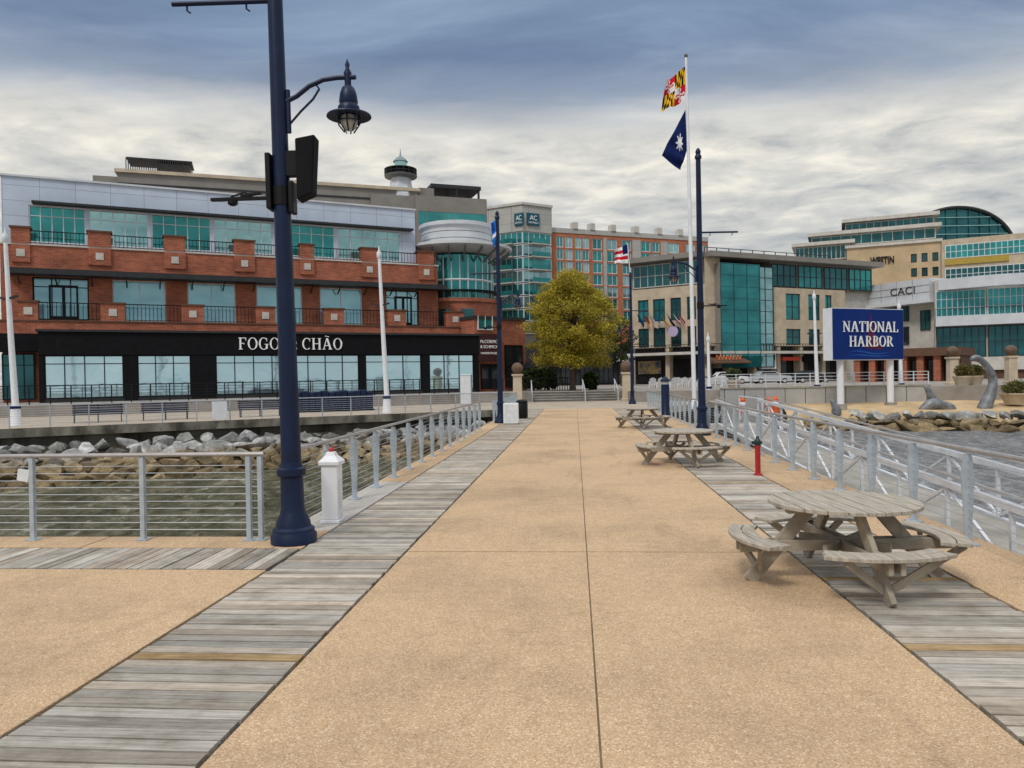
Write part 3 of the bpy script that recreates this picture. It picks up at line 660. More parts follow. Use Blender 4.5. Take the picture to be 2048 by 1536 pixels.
# ================================================================== LAMP POSTS
def make_lamp(loc,rot,label):
    t=thing('lamp_post',label,'lamp post',loc,rot,'navy lamp posts',local=True)
    MB().lathe((0,0,0),[(.275,0),(.275,.10),(.25,.13),(.25,.17),(.21,.20),(.20,.26),(.155,.36),(.14,.42),(.135,.80),(.17,.82),(.175,.90),(.135,.92),(.125,.98)],20).build('base',M['navy'],t,True)
    MB().lathe((0,0,0),[(.12,.975),(.108,2.5),(.078,9.0)],20).build('pole',M['navy'],t,True)
    mb=MB(); mb.lathe((0,0,0),[(.11,8.98),(.11,9.06),(.07,9.12),(.09,9.2),(.06,9.28),(0,9.34)],14); mb.build('finial',M['navy'],t,True)
    mb=MB(); mb.tube([(.09,0,5.36),(.22,0,5.42),(.38,0,5.54),(.55,0,5.61),(.72,0,5.63),(.95,0,5.63)],.030,8); mb.tube([(.09,0,5.02),(.14,0,5.10),(.27,0,5.24),(.42,0,5.38),(.50,0,5.50),(.46,0,5.56)],.014,6); mb.tube([(.115,0,4.98),(.115,0,5.5)],.03,6)
    mb.build('lamp_arm',M['navy'],t,True)
    X=.85
    h=MB().lathe((X,0,0),[(.04,5.63),(.04,5.53),(.075,5.50),(.10,5.43),(.115,5.33),(.105,5.30),(.13,5.27),(.13,5.22),(.16,5.20),(.265,5.165),(.27,5.15),(.14,5.165),(.0,5.17)],24).build('lamp_hood',M['navy'],t,True)
    MB().lathe((X,0,0),[(.035,5.60),(.05,5.68),(.02,5.74),(.03,5.78),(0,5.86)],10).build('spike',M['navy'],h,True)
    MB().lathe((X,0,0),[(.09,5.16),(.105,5.10),(.09,5.03),(.05,4.99),(0,4.98)],14).build('globe',M['glassclear'],h,True)
    mb=MB()
    for k in range(8):
        a=k*PI/4; mb.tube([(X+.125*math.cos(a),.125*math.sin(a),5.17),(X+.13*math.cos(a),.13*math.sin(a),5.06),(X+.06*math.cos(a),.06*math.sin(a),4.965)],.009,4)
    mb.tube([(X+.132*math.cos(a*PI/8),.132*math.sin(a*PI/8),5.09) for a in range(17)],.008,4)
    mb.build('cage',M['navy'],h)
    mb=MB(); mb.tube([(-.08,0,6.585),(-1.25,0,6.585)],.03,8); mb.tube([(-.35,0,6.57),(-.35,0,6.50),(-.31,0,6.47)],.012,5); mb.tube([(-1.07,0,6.57),(-1.07,0,6.50),(-1.03,0,6.47)],.012,5); mb.build('banner_arm',M['navy'],t,True)
    mb=MB(); mb.bar((-.09,0,4.20),(-.86,0,4.20),.06,.035); mb.lathe((-.60,0,0),[(.03,4.12),(.06,4.14),(.06,4.18)],10); mb.bar((-.25,0,4.26),(-.50,0,4.235),.04,.03); mb.tube([(-.35,0,4.21),(-.45,0,4.28),(-.62,0,4.23)],.012,5); mb.build('sensor_arm',M['black'],t)
    mb=MB(); mb.lathe((0,0,0),[(.115,4.1),(.115,4.32)],14); mb.build('clamp',M['black'],t)
    return t
lamp=make_lamp(DX(582,9.14),PSI,'tall navy lamp post with black loudspeaker beside the left platform railing')
dup(lamp,DX(1403,24.4),PSI+PI,'navy lamp post on the right behind the middle picnic table')
dup(lamp,DX(1000,33),PSI,'navy lamp post on the left pier edge with a blue flag on top')
dup(lamp,DX(1264,53),PSI+PI,'distant navy lamp post with a red and white flag by the stairs')
lamp.rotation_euler=(Matrix.Rotation(-math.radians(.9),3,FH)@Matrix.Rotation(PSI,3,'Z')).to_euler()
sk_=MB(); sk_.hexa([(.21,-.12,4.14),(.40,-.11,4.22),(.40,.11,4.22),(.21,.12,4.14),(.21,-.12,4.88),(.45,-.12,4.92),(.45,.12,4.92),(.21,.12,4.88)])
sk_.build('loudspeaker',M['blackm'],lamp,bevel=.02)
MB().box(.06,.20,-.06,.06,4.45,4.75).build('speaker_bracket',M['black'],lamp)
MB().box(-.16,-.10,-.12,.12,4.05,4.72).build('speaker_plate',M['black'],lamp,bevel=.01)
MB().box(.10,.16,-.09,.09,4.0,4.38).build('junction_box',M['black'],lamp,bevel=.01)
# ================================================================== FLAGS
def flagmesh(name,ht,hb,ft,fb_,fn,mats,nx,ny,amp,ph,parent):
    mb=MB()
    def P(s,t):
        p=(hb.lerp(ht,t)).lerp(fb_.lerp(ft,t),s)
        return p+FH*(amp*s*math.sin(7*s+3*t+ph)+amp*.6*s*math.sin(15*s-4*t+ph))+ZV*(amp*.25*math.sin(9*s+ph)*s)
    for i in range(nx):
        for j in range(ny):
            s,t=(i+.5)/nx,(j+.5)/ny
            mb.face([P(i/nx,j/ny),P((i+1)/nx,j/ny),P((i+1)/nx,(j+1)/ny),P(i/nx,(j+1)/ny)],fn(s,t))
    o=mb.build(name,mats,parent,recalc=False); o.data.polygons.foreach_set('use_smooth',[True]*len(o.data.polygons)); return o
def md(s,t):
    def calvert(x,y):
        k=int(x*6)%2
        if abs(y-(1-x))<.17: k=1-k
        return 0 if k==0 else 1
    def cross(x,y):
        X=2*x-1;Y=2*y-1; red=(X*Y<0)
        c=(abs(X)<.13 and abs(Y)<.75) or (abs(Y)<.16 and abs(X)<.75)
        for a,b in ((.68,0),(-.68,0),(0,.68),(0,-.68)):
            if math.hypot(X-a,(Y-b))<.22: c=True
        if c: red=not red
        return 2 if red else 3
    x=s*2; y=t*2
    if (x<1)==(y>=1): return calvert(x%1,y%1)
    return cross(x%1,y%1)
fpd=44
base=DX(1388,fpd); fp=thing('flagpole','tall white flagpole with two flags behind the right lamp post','flagpole',base)
top=D(1372,115,fpd)
MB().tube([base,base.lerp(top,.5),top],[.13,.11,.07],14).build('pole',M['white'],fp,True)
MB().lathe(top,[(.03,-.05),(.09,.02),(.11,.10),(.08,.18),(0,.22)],12).build('ball_finial',M['brownball'],fp,True)
MB().lathe(base,[(.28,0),(.28,.15),(.2,.3),(.15,.5)],14).build('base',M['white'],fp,True)
fl=thing('flag','black gold red and white quartered flag near the top of the white flagpole','flag',D(1369,205,fpd))
flagmesh('cloth',D(1370,133,fpd),D(1371,203,fpd),D(1330,166,fpd),D(1325,222,fpd),md,[M['gold'],M['fblack'],M['fred'],M['fwhite']],72,48,.22,.4,fl)
def star(s,t):
    X=(s-.42)*1.5; Y=(t-.52); r=math.hypot(X,Y); a=math.atan2(Y,X)
    return 1 if r<.12+.13*abs(math.cos(4*a))**3 else 0
fl=thing('flag','navy blue flag with a white star drooping on the white flagpole','flag',D(1372,300,fpd))
flagmesh('cloth',D(1371,219,fpd),D(1374,300,fpd),D(1322,312,fpd),D(1362,338,fpd),star,[M['fblue'],M['fwhite']],60,40,.18,1.2,fl)
fl=thing('flag','narrow blue flag hanging above the left pier edge lamp post','flag',D(995,500,33))
MB().tube([DX(1000,33,8.9),D(997,425,33)],.025,6).build('staff',M['white'],fl)
flagmesh('cloth',D(997,432,33),D(998,482,33),D(982,448,33),D(986,497,33),lambda s,t:1 if .35<t<.5 and s>.3 else 0,[M['fsky'],M['fwhite']],14,14,.1,.3,fl)
fl=thing('flag','red white and blue flag above the distant lamp post by the stairs','flag',D(1255,530,53))
MB().tube([DX(1264,53,8.9),D(1255,486,53)],.03,6).build('staff',M['white'],fl)
flagmesh('cloth',D(1255,488,53),D(1256,526,53),D(1229,500,53),D(1230,526,53),lambda s,t:2 if (s<.4 and t>.5) else (0 if int(t*5)%2 else 1),[M['fred'],M['fwhite'],M['fblue']],20,20,.15,.8,fl)
# white masts
def mast(px,d,pxt,pyt,label):
    b=DX(px,d); tp=D(pxt,pyt,d); t=thing('mast',label,'pole',b,group='white masts')
    MB().tube([b+ZV*1.0,b.lerp(tp,.5),tp],[.16,.13,.09],12).build('shaft',M['white'],t,True)
    MB().lathe(b,[(.30,0),(.30,.1),(.26,.2),(.22,.9),(.2,1.05)],14).build('base',M['white'],t,True)
    MB().lathe(b,[(.235,.86),(.245,.9),(.245,1.0),(.22,1.04)],14).build('band',M['fblue'],t,True)
    MB().lathe(tp,[(.12,-.35),(.15,-.25),(.15,0),(.05,.12),(.03,.4)],10).build('cap',M['dirtywhite'],t,True)
    for k in (-1,1): MB().bar(tp+RIGHT*.1*k+ZV*-3.2,tp+RIGHT*.56*k+ZV*-3.05,.16,.09).build('floodlight',M['dkgrey'],t)
mast(30,37.6,10,470,'white mast at the left edge on the promenade')
mast(773,45.2,758,505,'white mast standing before the long restaurant windows')
mast(1634,60,1628,590,'white mast left of the blue harbour sign')
mast(1802,60,1798,610,'white mast right of the blue harbour sign')
mast(1418,60,1416,675,'short white mast beside the right lamp post')
# ================================================================== SMALL PIER FURNITURE
b=DX(660,10.4); t=thing('bollard','white square bollard light with red top beside the left railing','bollard',b)
x,y=b.x,b.y
MB().box(x-.135,x+.135,y-.135,y+.135,0,.05).box(x-.115,x+.115,y-.115,y+.115,.052,.80).build('body',M['white'],t,bevel=.012)
MB().lathe(b,[(.20,.802),(.205,.85),(.10,.93),(.075,.98)],4,a0=PI/4).build('cap',M['white'],t,bevel=.006)
MB().lathe(b,[(.036,.98),(.036,1.02),(.02,1.04),(0,1.045)],12).build('lens',M['lens_red'],t,True)
mb=MB(); mb.box(x+.116,x+.122,y-.06,y+.06,.2,.6); mb.build('side_panel',M['dirtywhite'],t)
b=DX(1513,14.5); t=thing('standpipe','red standpipe with dark green valve top beside the right railing','standpipe',b)
MB().lathe(b,[(.085,0),(.085,.025),(.052,.035),(.052,.52),(.062,.54),(.062,.57)],14).build('pipe',M['red'],t,True)
mb=MB(); mb.lathe(b,[(.055,.572),(.065,.61),(.065,.66),(.04,.69),(.025,.75)],12); mb.tube([b+ZV*.63,b+ZV*.63+RIGHT*-.11],.032,10); mb.tube([b+ZV*.63,b+ZV*.63+RIGHT*.08],.028,10); mb.build('valve',M['green'],t,True)
b=DX(1330,35); t=thing('bollard','tall dark navy bollard with pale light slot near the right railing','bollard',b)
MB().lathe(b,[(.24,0),(.24,.08),(.19,.14),(.19,1.55)],16).build('body',M['navy'],t,True)
MB().lathe(b,[(.17,1.552),(.17,1.68)],16).build('light',M['glassclear'],t,True)
MB().lathe(b,[(.22,1.682),(.22,1.75),(.12,1.86),(.03,1.92),(0,1.95)],16).build('cap',M['navy'],t,True)
b=DX(1021,32); t=thing('cabinet','white metal utility cabinet at the left pier end','cabinet',b)
MB().box(b.x-.31,b.x+.31,b.y-.25,b.y+.25,.05,.9).build('body',M['white'],t,bevel=.015); MB().box(b.x-.33,b.x+.33,b.y-.27,b.y+.27,.0,.048).build('plinth',M['slab'],t)
MB().box(b.x-.26,b.x+.26,b.y-.258,b.y-.252,.12,.84).build('door',M['dirtywhite'],t)
b=DX(1043,36.5); t=thing('litter_bin','black round litter bin behind the white cabinet','bin',b)
MB().lathe(b,[(.24,0),(.28,.08),(.28,.72),(.25,.78)],16).build('body',M['black'],t,True); MB().lathe(b,[(.29,.782),(.29,.84),(.16,.92),(.14,.9)],16).build('lid',M['black'],t,True)
b=DX(932,55); t=thing('cabinet','tall brushed steel cabinet by the promenade railing','cabinet',b)
MB().box(b.x-.42,b.x+.42,b.y-.3,b.y+.3,0,2.3).build('body',M['steel'],t,bevel=.02); MB().box(b.x-.37,b.x+.37,b.y-.31,b.y-.302,.15,2.2).build('door',M['alu'],t)
q=D(46,950,9.2); t=thing('notice_tag','small white notice tied to the left platform railing','sign',q)
MB().hexa([q+Vector((-.08,-.006,-.06)),q+Vector((.06,-.006,-.09)),q+Vector((.06,.0,-.09)),q+Vector((-.08,.0,-.06)),q+Vector((-.06,-.006,.08)),q+Vector((.09,-.006,.06)),q+Vector((.09,.0,.06)),q+Vector((-.06,.0,.08))]).build('plate',M['dirtywhite'],t)
for px,lb in ((1035,'stone column with brown ball on the left of the stairs'),(1253,'stone column with brown ball on the right of the stairs'),(1905,'stone column with ball behind the sculpture on the beach'),(2022,'stone column with ball at the right edge of the beach')):
    dd_=59 if px<1500 else 62; z0=0 if px<1500 else LZ
    b=DX(px,dd_,z0); t=thing('stone_column',lb,'column',b,group='stone columns topped with balls')
    MB().lathe(b,[(.62,0),(.62,.2),(.5,.25),(.46,2.1),(.6,2.16),(.6,2.3)],4,a0=PI/4).build('shaft',M['stone'],t); MB().lathe(b,[(.2,2.302)]+[(.46*math.cos(a),2.74+.46*math.sin(a)) for a in [math.radians(x) for x in range(-65,90,15)]]+[(0,3.2)],16).build('ball',M['brownball'],t,True)
def bench(px,d,lb,first=[None]):
    ang=math.atan2(td.y,td.x); b=DX(px,d)
    if first[0] is None:
        t=thing('bench',lb,'bench',b,ang,'dark benches on the promenade',local=True)
        for k in range(5): MB().box(-1.2,1.2,-.25+.1*k,-.17+.1*k,.42,.45).build('seat_slat',M['navy'],t)
        for k in range(5): MB().box(-1.2,1.2,.27+.02*k,.29+.02*k,.5+.09*k,.57+.09*k).build('back_slat',M['navy'],t)
        for x in (-1.1,0,1.1): MB().bar((x,-.2,0),(x,-.2,.42),.05,.05,(1,0,0)).bar((x,.25,0),(x,.36,.95),.05,.05,(1,0,0)).bar((x,-.22,.64),(x,.3,.64),.05,.04).build('leg',M['navy'],t)
        first[0]=t
    else: dup(first[0],b,ang,lb)
bench(195,40,'leftmost dark bench behind the promenade railing'); bench(330,41.5,'second dark bench from the left behind the promenade railing'); bench(520,43.5,'third dark bench behind the promenade railing left of the mast'); 
b=DX(668,49); t=thing('covered_furniture','long low dark navy covered furniture stack in front of the restaurant','cover',b)
fq=Fac(590,48,746,50); mb=MB(); n=12
for i in range(n):
    u0=fq.L*i/n; u1=fq.L*(i+1)/n; h0=1.32+.06*math.sin(i*2.1); mb.fb(fq,u0+.005,u1-.005,0,h0,-1.2,.05*math.sin(i*1.7))
mb.build('tarpaulin',M['navy'],t,bevel=.06); MB().fb(fq,-.05,fq.L+.05,.02,.09,-1.3,.1).build('base',M['black'],t)
t=thing('notice_board','blank white panel fixed on the promenade railing','sign',DX(438,39))
ft=Fac(423,38.9,453,39.3); MB().fb(ft,0,ft.L,.1,1.02,-.02,.02).build('panel',M['white'],t)
for u in (.05,ft.L-.1): MB().fb(ft,u,u+.05,0,.1,-.02,.02).build('leg',M['steel'],t)
# ================================================================== BRICK BUILDING (left)
f1=Fac(-40,54.5,880,70)
uv=tuple(f1.u)
M['brick']=brickm('red_brick',uv,.42,.14,.012,(.42,.125,.062),(.29,.078,.042),(.33,.21,.16),.5,.28)
M['metalpanel']=brickm('pale_metal_panels',uv,2.4,1.15,.02,(.55,.62,.74),(.51,.58,.70),(.30,.34,.41),0,.08,.4)
B1=thing('brick_building','red brick three storey building with pale metal top floor on the left','building',f1.pt(f1.L/2,LZ))
uL=f1.hit(2,600)[0]; uR=f1.hit(876,600)[0]
zt=f1.hit(440,510)[1]
wins=[(65,555,178,637),(225,560,332,641),(375,566,472,643),(513,572,605,646),(640,577,725,649),(772,584,838,652)]
zW1=f1.hit(440,567)[1]; zW0=f1.hit(440,645)[1]
holes=[]
for x0,y0,x1,y1 in wins: a,bb,_,_=f1.R(x0,y0,x1,y1); holes.append((a,bb,zW0,zW1))
mb=MB(); wall_holes(mb,f1,uL,uR,LZ,zt,holes,0,.32); mb.fb(f1,uL,uR,LZ,zt-.01,-22,-.4); mb.build('wall',M['brick'],B1,recalc=False)
MB().fb(f1,uL,uR+.1,zt,zt+.12,-.5,.08).build('coping',M['stone2'],B1)
for i,h in enumerate(holes):
    dr=i in (0,5)
    wo=window(f1,h,B1,3 if dr else 2,1,M['black'] if dr else M['dirtywhite'],M['curtain'],-.25,.10,hs=[.78] if dr else [])
    if dr:
        u0=h[0]+(h[1]-h[0])*.28; u1=h[0]+(h[1]-h[0])*.80
        dq=MB()
        for a,b_ in ((u0,u0+.12),((u0+u1)/2-.1,(u0+u1)/2+.1),(u1-.12,u1)): dq.fb(f1,a,b_,h[2],h[3]-.6,-.24,-.14)
        dq.fb(f1,u0,u1,h[3]-.7,h[3]-.55,-.24,-.15); dq.fb(f1,u0,u1,h[2],h[2]+.3,-.24,-.15); dq.build('door',M['black'],B1)
    else:
        MB().fb(f1,h[0]-.05,h[1]+.05,h[2]-.16,h[2]-.01,0.003,.07).build('sill',M['stone2'],wo)
zc1=f1.hit(440,556)[1]; zc0=f1.hit(440,572)[1]
cn=MB(); cn.fb(f1,uL+.4,uR+.4,zc0+.25,zc1,.003,1.5); cn.build('canopy',M['dkgrey'],B1)
u=uL+1.2
while u<uR:
    MB().bar(f1.pt(u,zc0-.35,.05),f1.pt(u,zc0+.22,1.35),.09,.09).build('canopy_bracket',M['dkgrey'],B1); u+=2.35
def plate(u,z,n,s):
    mb=MB(); mb.fb(f1,u-s,u+s,z-s,z+s,n+.003,n+.05); 
    pq=[f1.pt(u,z-s*.8,n+.06),f1.pt(u+s*.8,z,n+.06),f1.pt(u,z+s*.8,n+.06),f1.pt(u-s*.8,z,n+.06)]; mb.face(pq)
    for a,bb in zip(pq,pq[1:]+pq[:1]): mb.face([a,bb,bb-f1.n*.02,a-f1.n*.02])
    mb.build('emblem_plate',M['stone2'],B1,recalc=False)
upx=[(22,60),(176,222),(328,371),(468,509),(600,628),(722,755),(836,868)]
zp1=f1.hit(440,480)[1]
pe=[]
for x0,x1 in upx:
    a=f1.hit(x0,500,.1)[0]; bb=f1.hit(x1,500,.1)[0]; pe.append((a,bb))
    p_=MB().fb(f1,a,bb,zt+.122,zp1,-.6,.14).fb(f1,a-.001,bb+.001,zt-1.3,zt-.002,.003,.14).build('parapet_pier',M['brick'],B1); MB().fb(f1,a-.1,bb+.1,zp1+.001,zp1+.13,-.7,.24).build('pier_cap',M['brown'],p_)
    plate((a+bb)/2,zt-.62,.14,.27)
def balus(a,bb,z0,z1,n):
    mb=MB(); mb.fb(f1,a,bb,z1-.07,z1,n-.03,n+.03); mb.fb(f1,a,bb,z0+.08,z0+.13,n-.02,n+.02)
    k=max(3,int((bb-a)/.28))
    for i in range(k+1): uu=a+(bb-a)*i/k; mb.fb(f1,uu-.018,uu+.018,z0,z1-.071,n-.015,n+.015)
    mb.build('balcony_railing',M['black'],B1,recalc=False)
for (a,bb),(c,d) in zip(pe,pe[1:]): balus(bb,c,zt+.12,zt+1.15,-.25)
zb1=f1.hit(440,613,1.6)[1]; zb0=f1.hit(440,648,1.6)[1]
MB().fb(f1,uL,uR+1.5,zb0-.9,zb0,.004,1.55).build('balcony_slab',M['brick'],B1)
MB().fb(f1,uL,uR+1.5,zb0+.001,zb0+.1,.004,1.62).build('balcony_coping',M['brown'],B1)
lpx=[(36,76),(201,250),(363,408),(512,550),(648,688),(776,812),(893,928)]; pe=[]
for x0,x1 in lpx:
    a=f1.hit(x0,625,1.6)[0]; bb=f1.hit(x1,625,1.6)[0]; pe.append((a,bb))
    p_=MB().fb(f1,a,bb,zb0+.102,zb1,.9,1.6).build('balcony_pier',M['brick'],B1); MB().fb(f1,a-.08,bb+.08,zb1+.001,zb1+.12,.85,1.68).build('pier_cap',M['brown'],p_)
    plate((a+bb)/2,(zb0+zb1)/2+.05,1.6,.27)
for (a,bb),(c,d) in zip(pe,pe[1:]): balus(bb,c,zb0+.1,zb1+.05,1.3)
nM=-1.6
zr=f1.hit(440,388,nM)[1]; zw1=f1.hit(440,437,nM)[1]; zw0=zt+.5
ua=f1.hit(3,420,nM)[0]; ub=f1.hit(830,450,nM)[0]
edges=[55,175,300,425,548,672,803]; hs_=[]
for x0,x1 in zip(edges,edges[1:]): hs_.append((f1.hit(x0+3,470,nM)[0],f1.hit(x1-3,470,nM)[0],zw0,zw1))
mb=MB(); wall_holes(mb,f1,ua,ub,zt-.5,zr,hs_,nM,.2); mb.fb(f1,ua,ub,zt-.5,zr-.02,-20,nM-.3); mb.build('upper_wall',M['metalpanel'],B1,recalc=False)
MB().fb(f1,ua-.1,ub+.1,zr,zr+.15,-20.1,nM+.12).build('roof_edge',M['whitewall'],B1)
MB().fb(f1,ua+2,ub-.4,zw1+.05,zw1+.22,nM+.004,nM+.75).build('sunshade',M['dkgrey'],B1)
for k,h in enumerate(hs_): window(f1,h,B1,5,2,M['dirtywhite'],M['teallt'] if k%2 else M['teal'],nM-.12,.09,hs=[.72])
# ================================================================== RESTAURANT PAVILION
nP=4.2
PV=thing('restaurant_pavilion','black framed glass restaurant front with white lettering on its fascia','restaurant',f1.pt(f1.L/2,LZ,nP))
pu0=f1.hit(76,690,nP)[0]; pu1=f1.hit(958,690,nP)[0]; pz1=f1.hit(500,667,nP)[1]; pz0=f1.hit(500,709,nP)[1]
MB().fb(f1,pu0,pu1,pz0,pz1,1.56,nP).build('fascia',M['blackm'],PV); MB().fb(f1,pu0-.15,pu1+.15,pz1+.001,pz1+.16,1.57,nP+.15).build('roof',M['dkgrey'],PV)
grp=[(88,248,4),(275,383,3),(432,720,8),(732,845,3),(860,950,3)]
e=[pu0]
for x0,x1,k in grp:
    a=f1.hit(x0,760,nP)[0]; bb=f1.hit(x1,760,nP)[0]; e+= [a,bb]
    window(f1,(a,bb,LZ+.25,pz0-.02),PV,k,1,M['black'],M['sky_glass'],nP-.25,.10,hs=[.80])
e.append(pu1)
for i in range(0,len(e),2): MB().fb(f1,e[i]+.004,e[i+1]-.004,LZ,pz0-.003,nP-1,nP-.05).build('pillar',M['blackm'],PV)
MB().fb(f1,pu0+.02,pu1-.02,LZ,LZ+.24,1.6,nP-.12).build('plinth',M['dkgrey'],PV)
MB().fb(f1,pu0+.05,pu1-.05,LZ+.25,pz0-.01,1.58,nP-.5).build('interior',M['darkglass'],PV)
lu0=f1.hit(477,688,nP)[0]; lu1=f1.hit(684,688,nP)[0]; lz0=f1.hit(580,699,nP)[1]; lz1=f1.hit(580,676,nP)[1]
serif([('FOGO ',1),('DE',.66),(' CHÃO',1)],lambda x,y,n:f1.pt(lu0+x,lz0+y,nP+.02+n),lu1-lu0,lz1-lz0,.05,M['letter'],PV,'sign_lettering')
MB().fb(f1,uL-.2,pu0-.2,zb0-2.2,zb0-.95,.004,1.9).build('dark_fascia',M['blackm'],B1)
a,bb,c,d=f1.R(4,700,70,790,.1); window(f1,(a,bb,LZ+.2,zb0-2.3),B1,3,1,M['black'],M['tealdk'],.1,.09,name='shop_window',hs=[.75])
RH=thing('brick_annex','dark brick annex with maroon sign right of the glass restaurant','building',DX(1003,72,LZ))
f1b=Fac(950,67.5,1052,71)
zt_=f1b.hit(1000,640)[1]
MB().fb(f1b,0,f1b.L,LZ,zt_,-12,0).build('wall',M['brick'],RH); MB().fb(f1b,-.1,f1b.L+.1,zt_,zt_+.3,-12,.15).build('cornice',M['dkgrey'],RH)
a,bb,c,d=f1b.R(957,668,1003,722,.5); MB().fb(f1b,a,bb,c,d,.004,.5).build('sign_panel',M['maroon'],RH)
hh=(d-c)
sans('McCORMICK',lambda x,y,n:f1b.pt(a+.2+x,c+hh*.66+y,.51+n),(bb-a)-.4,hh*.12,M['letter'],RH,'sign_lettering'); sans("& SCHMICK'S",lambda x,y,n:f1b.pt(a+.2+x,c+hh*.47+y,.51+n),(bb-a)-.4,hh*.12,M['letter'],RH,'sign_lettering'); sans('HARBORSIDE',lambda x,y,n:f1b.pt(a+.25+x,c+hh*.25+y,.51+n),(bb-a)-.5,hh*.08,M['letter'],RH,'sign_lettering')
window(f1b,f1b.R(962,728,1000,778,.1),RH,2,1,M['black'],M['darkglass'],.1,.09); window(f1b,f1b.R(1010,690,1045,775,.1),RH,2,2,M['black'],M['darkglass'],.1,.09); window(f1b,f1b.R(955,632,985,660,.1),RH,2,1,M['dirtywhite'],M['teal'],.1,.09)
# round bay
dc=DX(918,75)
RB_=thing('round_bay','white round corner bay with flared canopy at the end of the brick building','building',DX(918,75,LZ))
def zat(py,d=75,px=918): return D(px,py,d).z
MB().lathe(dc,[(4.1,LZ),(4.1,zat(612)),(4.25,zat(611)),(4.25,zat(604))],40).build('brick_base',M['brick'],RB_,True)
MB().lathe(dc,[(3.55,zat(604)),(3.55,zat(520))],40).build('glazing',M['teal'],RB_,True)
for k in range(28):
    a=2*PI*k/28; p=dc+Vector((3.57*math.cos(a),3.57*math.sin(a),0))
    if (p-dc).dot(FH)<1.2: MB().tube([Vector((p.x,p.y,zat(604))),Vector((p.x,p.y,zat(522)))],.06,4).build('mullion',M['dirtywhite'],RB_)
MB().lathe(dc,[(3.6,zat(568)-.1),(3.66,zat(568)),(3.6,zat(568)+.1)],40).build('transom',M['dirtywhite'],RB_,True)
MB().lathe(dc,[(3.6,zat(515)),(5.3,zat(507)),(5.5,zat(505)),(5.5,zat(500)),(3.6,zat(499))],40).build('canopy',M['whitewall'],RB_,True)
MB().lathe(dc,[(3.5,zat(499)),(3.5,zat(463)),(3.75,zat(462)),(3.75,zat(455)),(0,zat(454))],40).build('drum',M['whitewall'],RB_,True)
for zz_ in (zat(474),zat(487)): MB().lathe(dc,[(3.49,zz_-.04),(3.54,zz_),(3.49,zz_+.04)],40).build('drum_band',M['greypanel'],RB_,True)
for k in range(20):
    a=2*PI*k/20; dv=Vector((math.cos(a),math.sin(a),0))
    if dv.dot(FH)<.3: MB().bar(dc+dv*3.6+ZV*zat(532),dc+dv*5.3+ZV*zat(509),.12,.2).build('canopy_rib',M['midgrey'],RB_)
MB().lathe(dc,[(4.22,zat(590)),(4.26,zat(590)),(4.26,zat(588)),(4.22,zat(588))],40).build('balcony_rail',M['black'],RB_)
for k in range(40):
    a=2*PI*k/40; dv=Vector((math.cos(a),math.sin(a),0))
    if dv.dot(FH)<.3: MB().tube([dc+dv*4.24+ZV*zat(604),dc+dv*4.24+ZV*zat(589)],.025,4).build('baluster',M['black'],RB_)
for k,ang in enumerate((-2.3,-1.75,-1.2)):
    dv=Vector((math.cos(ang),math.sin(ang),0)); sv=Vector((-dv.y,dv.x,0)); mb=MB()
    mb.hexa([dc+dv*4.0+sv*-.6+ZV*zat(655),dc+dv*4.0+sv*.6+ZV*zat(655),dc+dv*4.16+sv*.6+ZV*zat(655),dc+dv*4.16+sv*-.6+ZV*zat(655),dc+dv*4.0+sv*-.6+ZV*zat(625),dc+dv*4.0+sv*.6+ZV*zat(625),dc+dv*4.16+sv*.6+ZV*zat(625),dc+dv*4.16+sv*-.6+ZV*zat(625)]); mb.build('window',M['tealdk'],RB_)
# ================================================================== UPPER BUILDING BEHIND + LIGHTHOUSE
f2=Fac(180,88,980,104)
B2=thing('grey_building','taupe grey flat roofed building rising behind the brick building','building',f2.pt(f2.L/2,LZ))
a,bb,c,d=f2.R(236,364,836,420); MB().fb(f2,a,bb,LZ,d,-25,0).build('wall',M['greypanel'],B2); MB().fb(f2,a-.3,bb+.3,d,d+.4,-25,.3).build('cornice',M['stone'],B2)
MB().fb(f2,a,bb,d-1.4,d-1.2,.003,.1).build('band',M['dkgrey'],B2)
a2,b2_,c2,d2=f2.R(186,352,240,420,-2); MB().fb(f2,a2,b2_,LZ,d2,-25,-2).build('wing',M['greypanel'],B2)
a3,b3,c3,d3=f2.R(832,394,974,470,1); MB().fb(f2,a3,b3,LZ,d3,-14,1).build('end_block',M['greypanel'],B2)
a4,b4,c4,d4=f2.R(836,424,972,462,1); window(f2,(a4,b4,c4,d4),B2,8,1,M['greypanel'],M['teal'],1.06,.12)
a,bb,c,d=f2.R(742,390,842,415,.6); MB().fb(f2,a,bb,c-1,d,-4,.6).build('tower_plinth',M['greypanel'],B2)
cg=MB(); a,bb,c,d=f2.R(252,318,384,352,-4); cg.fb(f2,a,bb,d-.15,d,-8,-4); cg.fb(f2,a,bb,c,c+.15,-8,-4)
k=30
for i in range(k+1): uu=a+(bb-a)*i/k; cg.fb(f2,uu-.05,uu+.05,c,d-.15,-4.1,-4.001)
cg.build('roof_screen',M['dkgrey'],B2,recalc=False); MB().fb(f2,a+(bb-a)*.45,bb-.3,c,d-.4,-7.5,-4.6).build('roof_plant',M['greypanel'],B2)
pg=MB(); a,bb,c,d=f2.R(868,370,958,400,-1); pg.fb(f2,a-.4,bb+.3,d-.5,d,-7,-1)
for uu in (a,(a+bb)/2,bb): pg.fb(f2,uu-.12,uu+.12,c-.2,d-.5,-1.4,-1.1); pg.fb(f2,uu-.12,uu+.12,c-.2,d-.5,-6.5,-6.2)
pg.build('roof_pergola',M['dkgrey'],B2,recalc=False)
a,bb,c,d=f2.R(838,376,868,400,-1); MB().fb(f2,a,bb,c-.3,d,-6,-1).build('stair_head',M['greypanel'],B2)
lc=DX(809,101.5); zl=lambda py: D(809,py,101.5).z
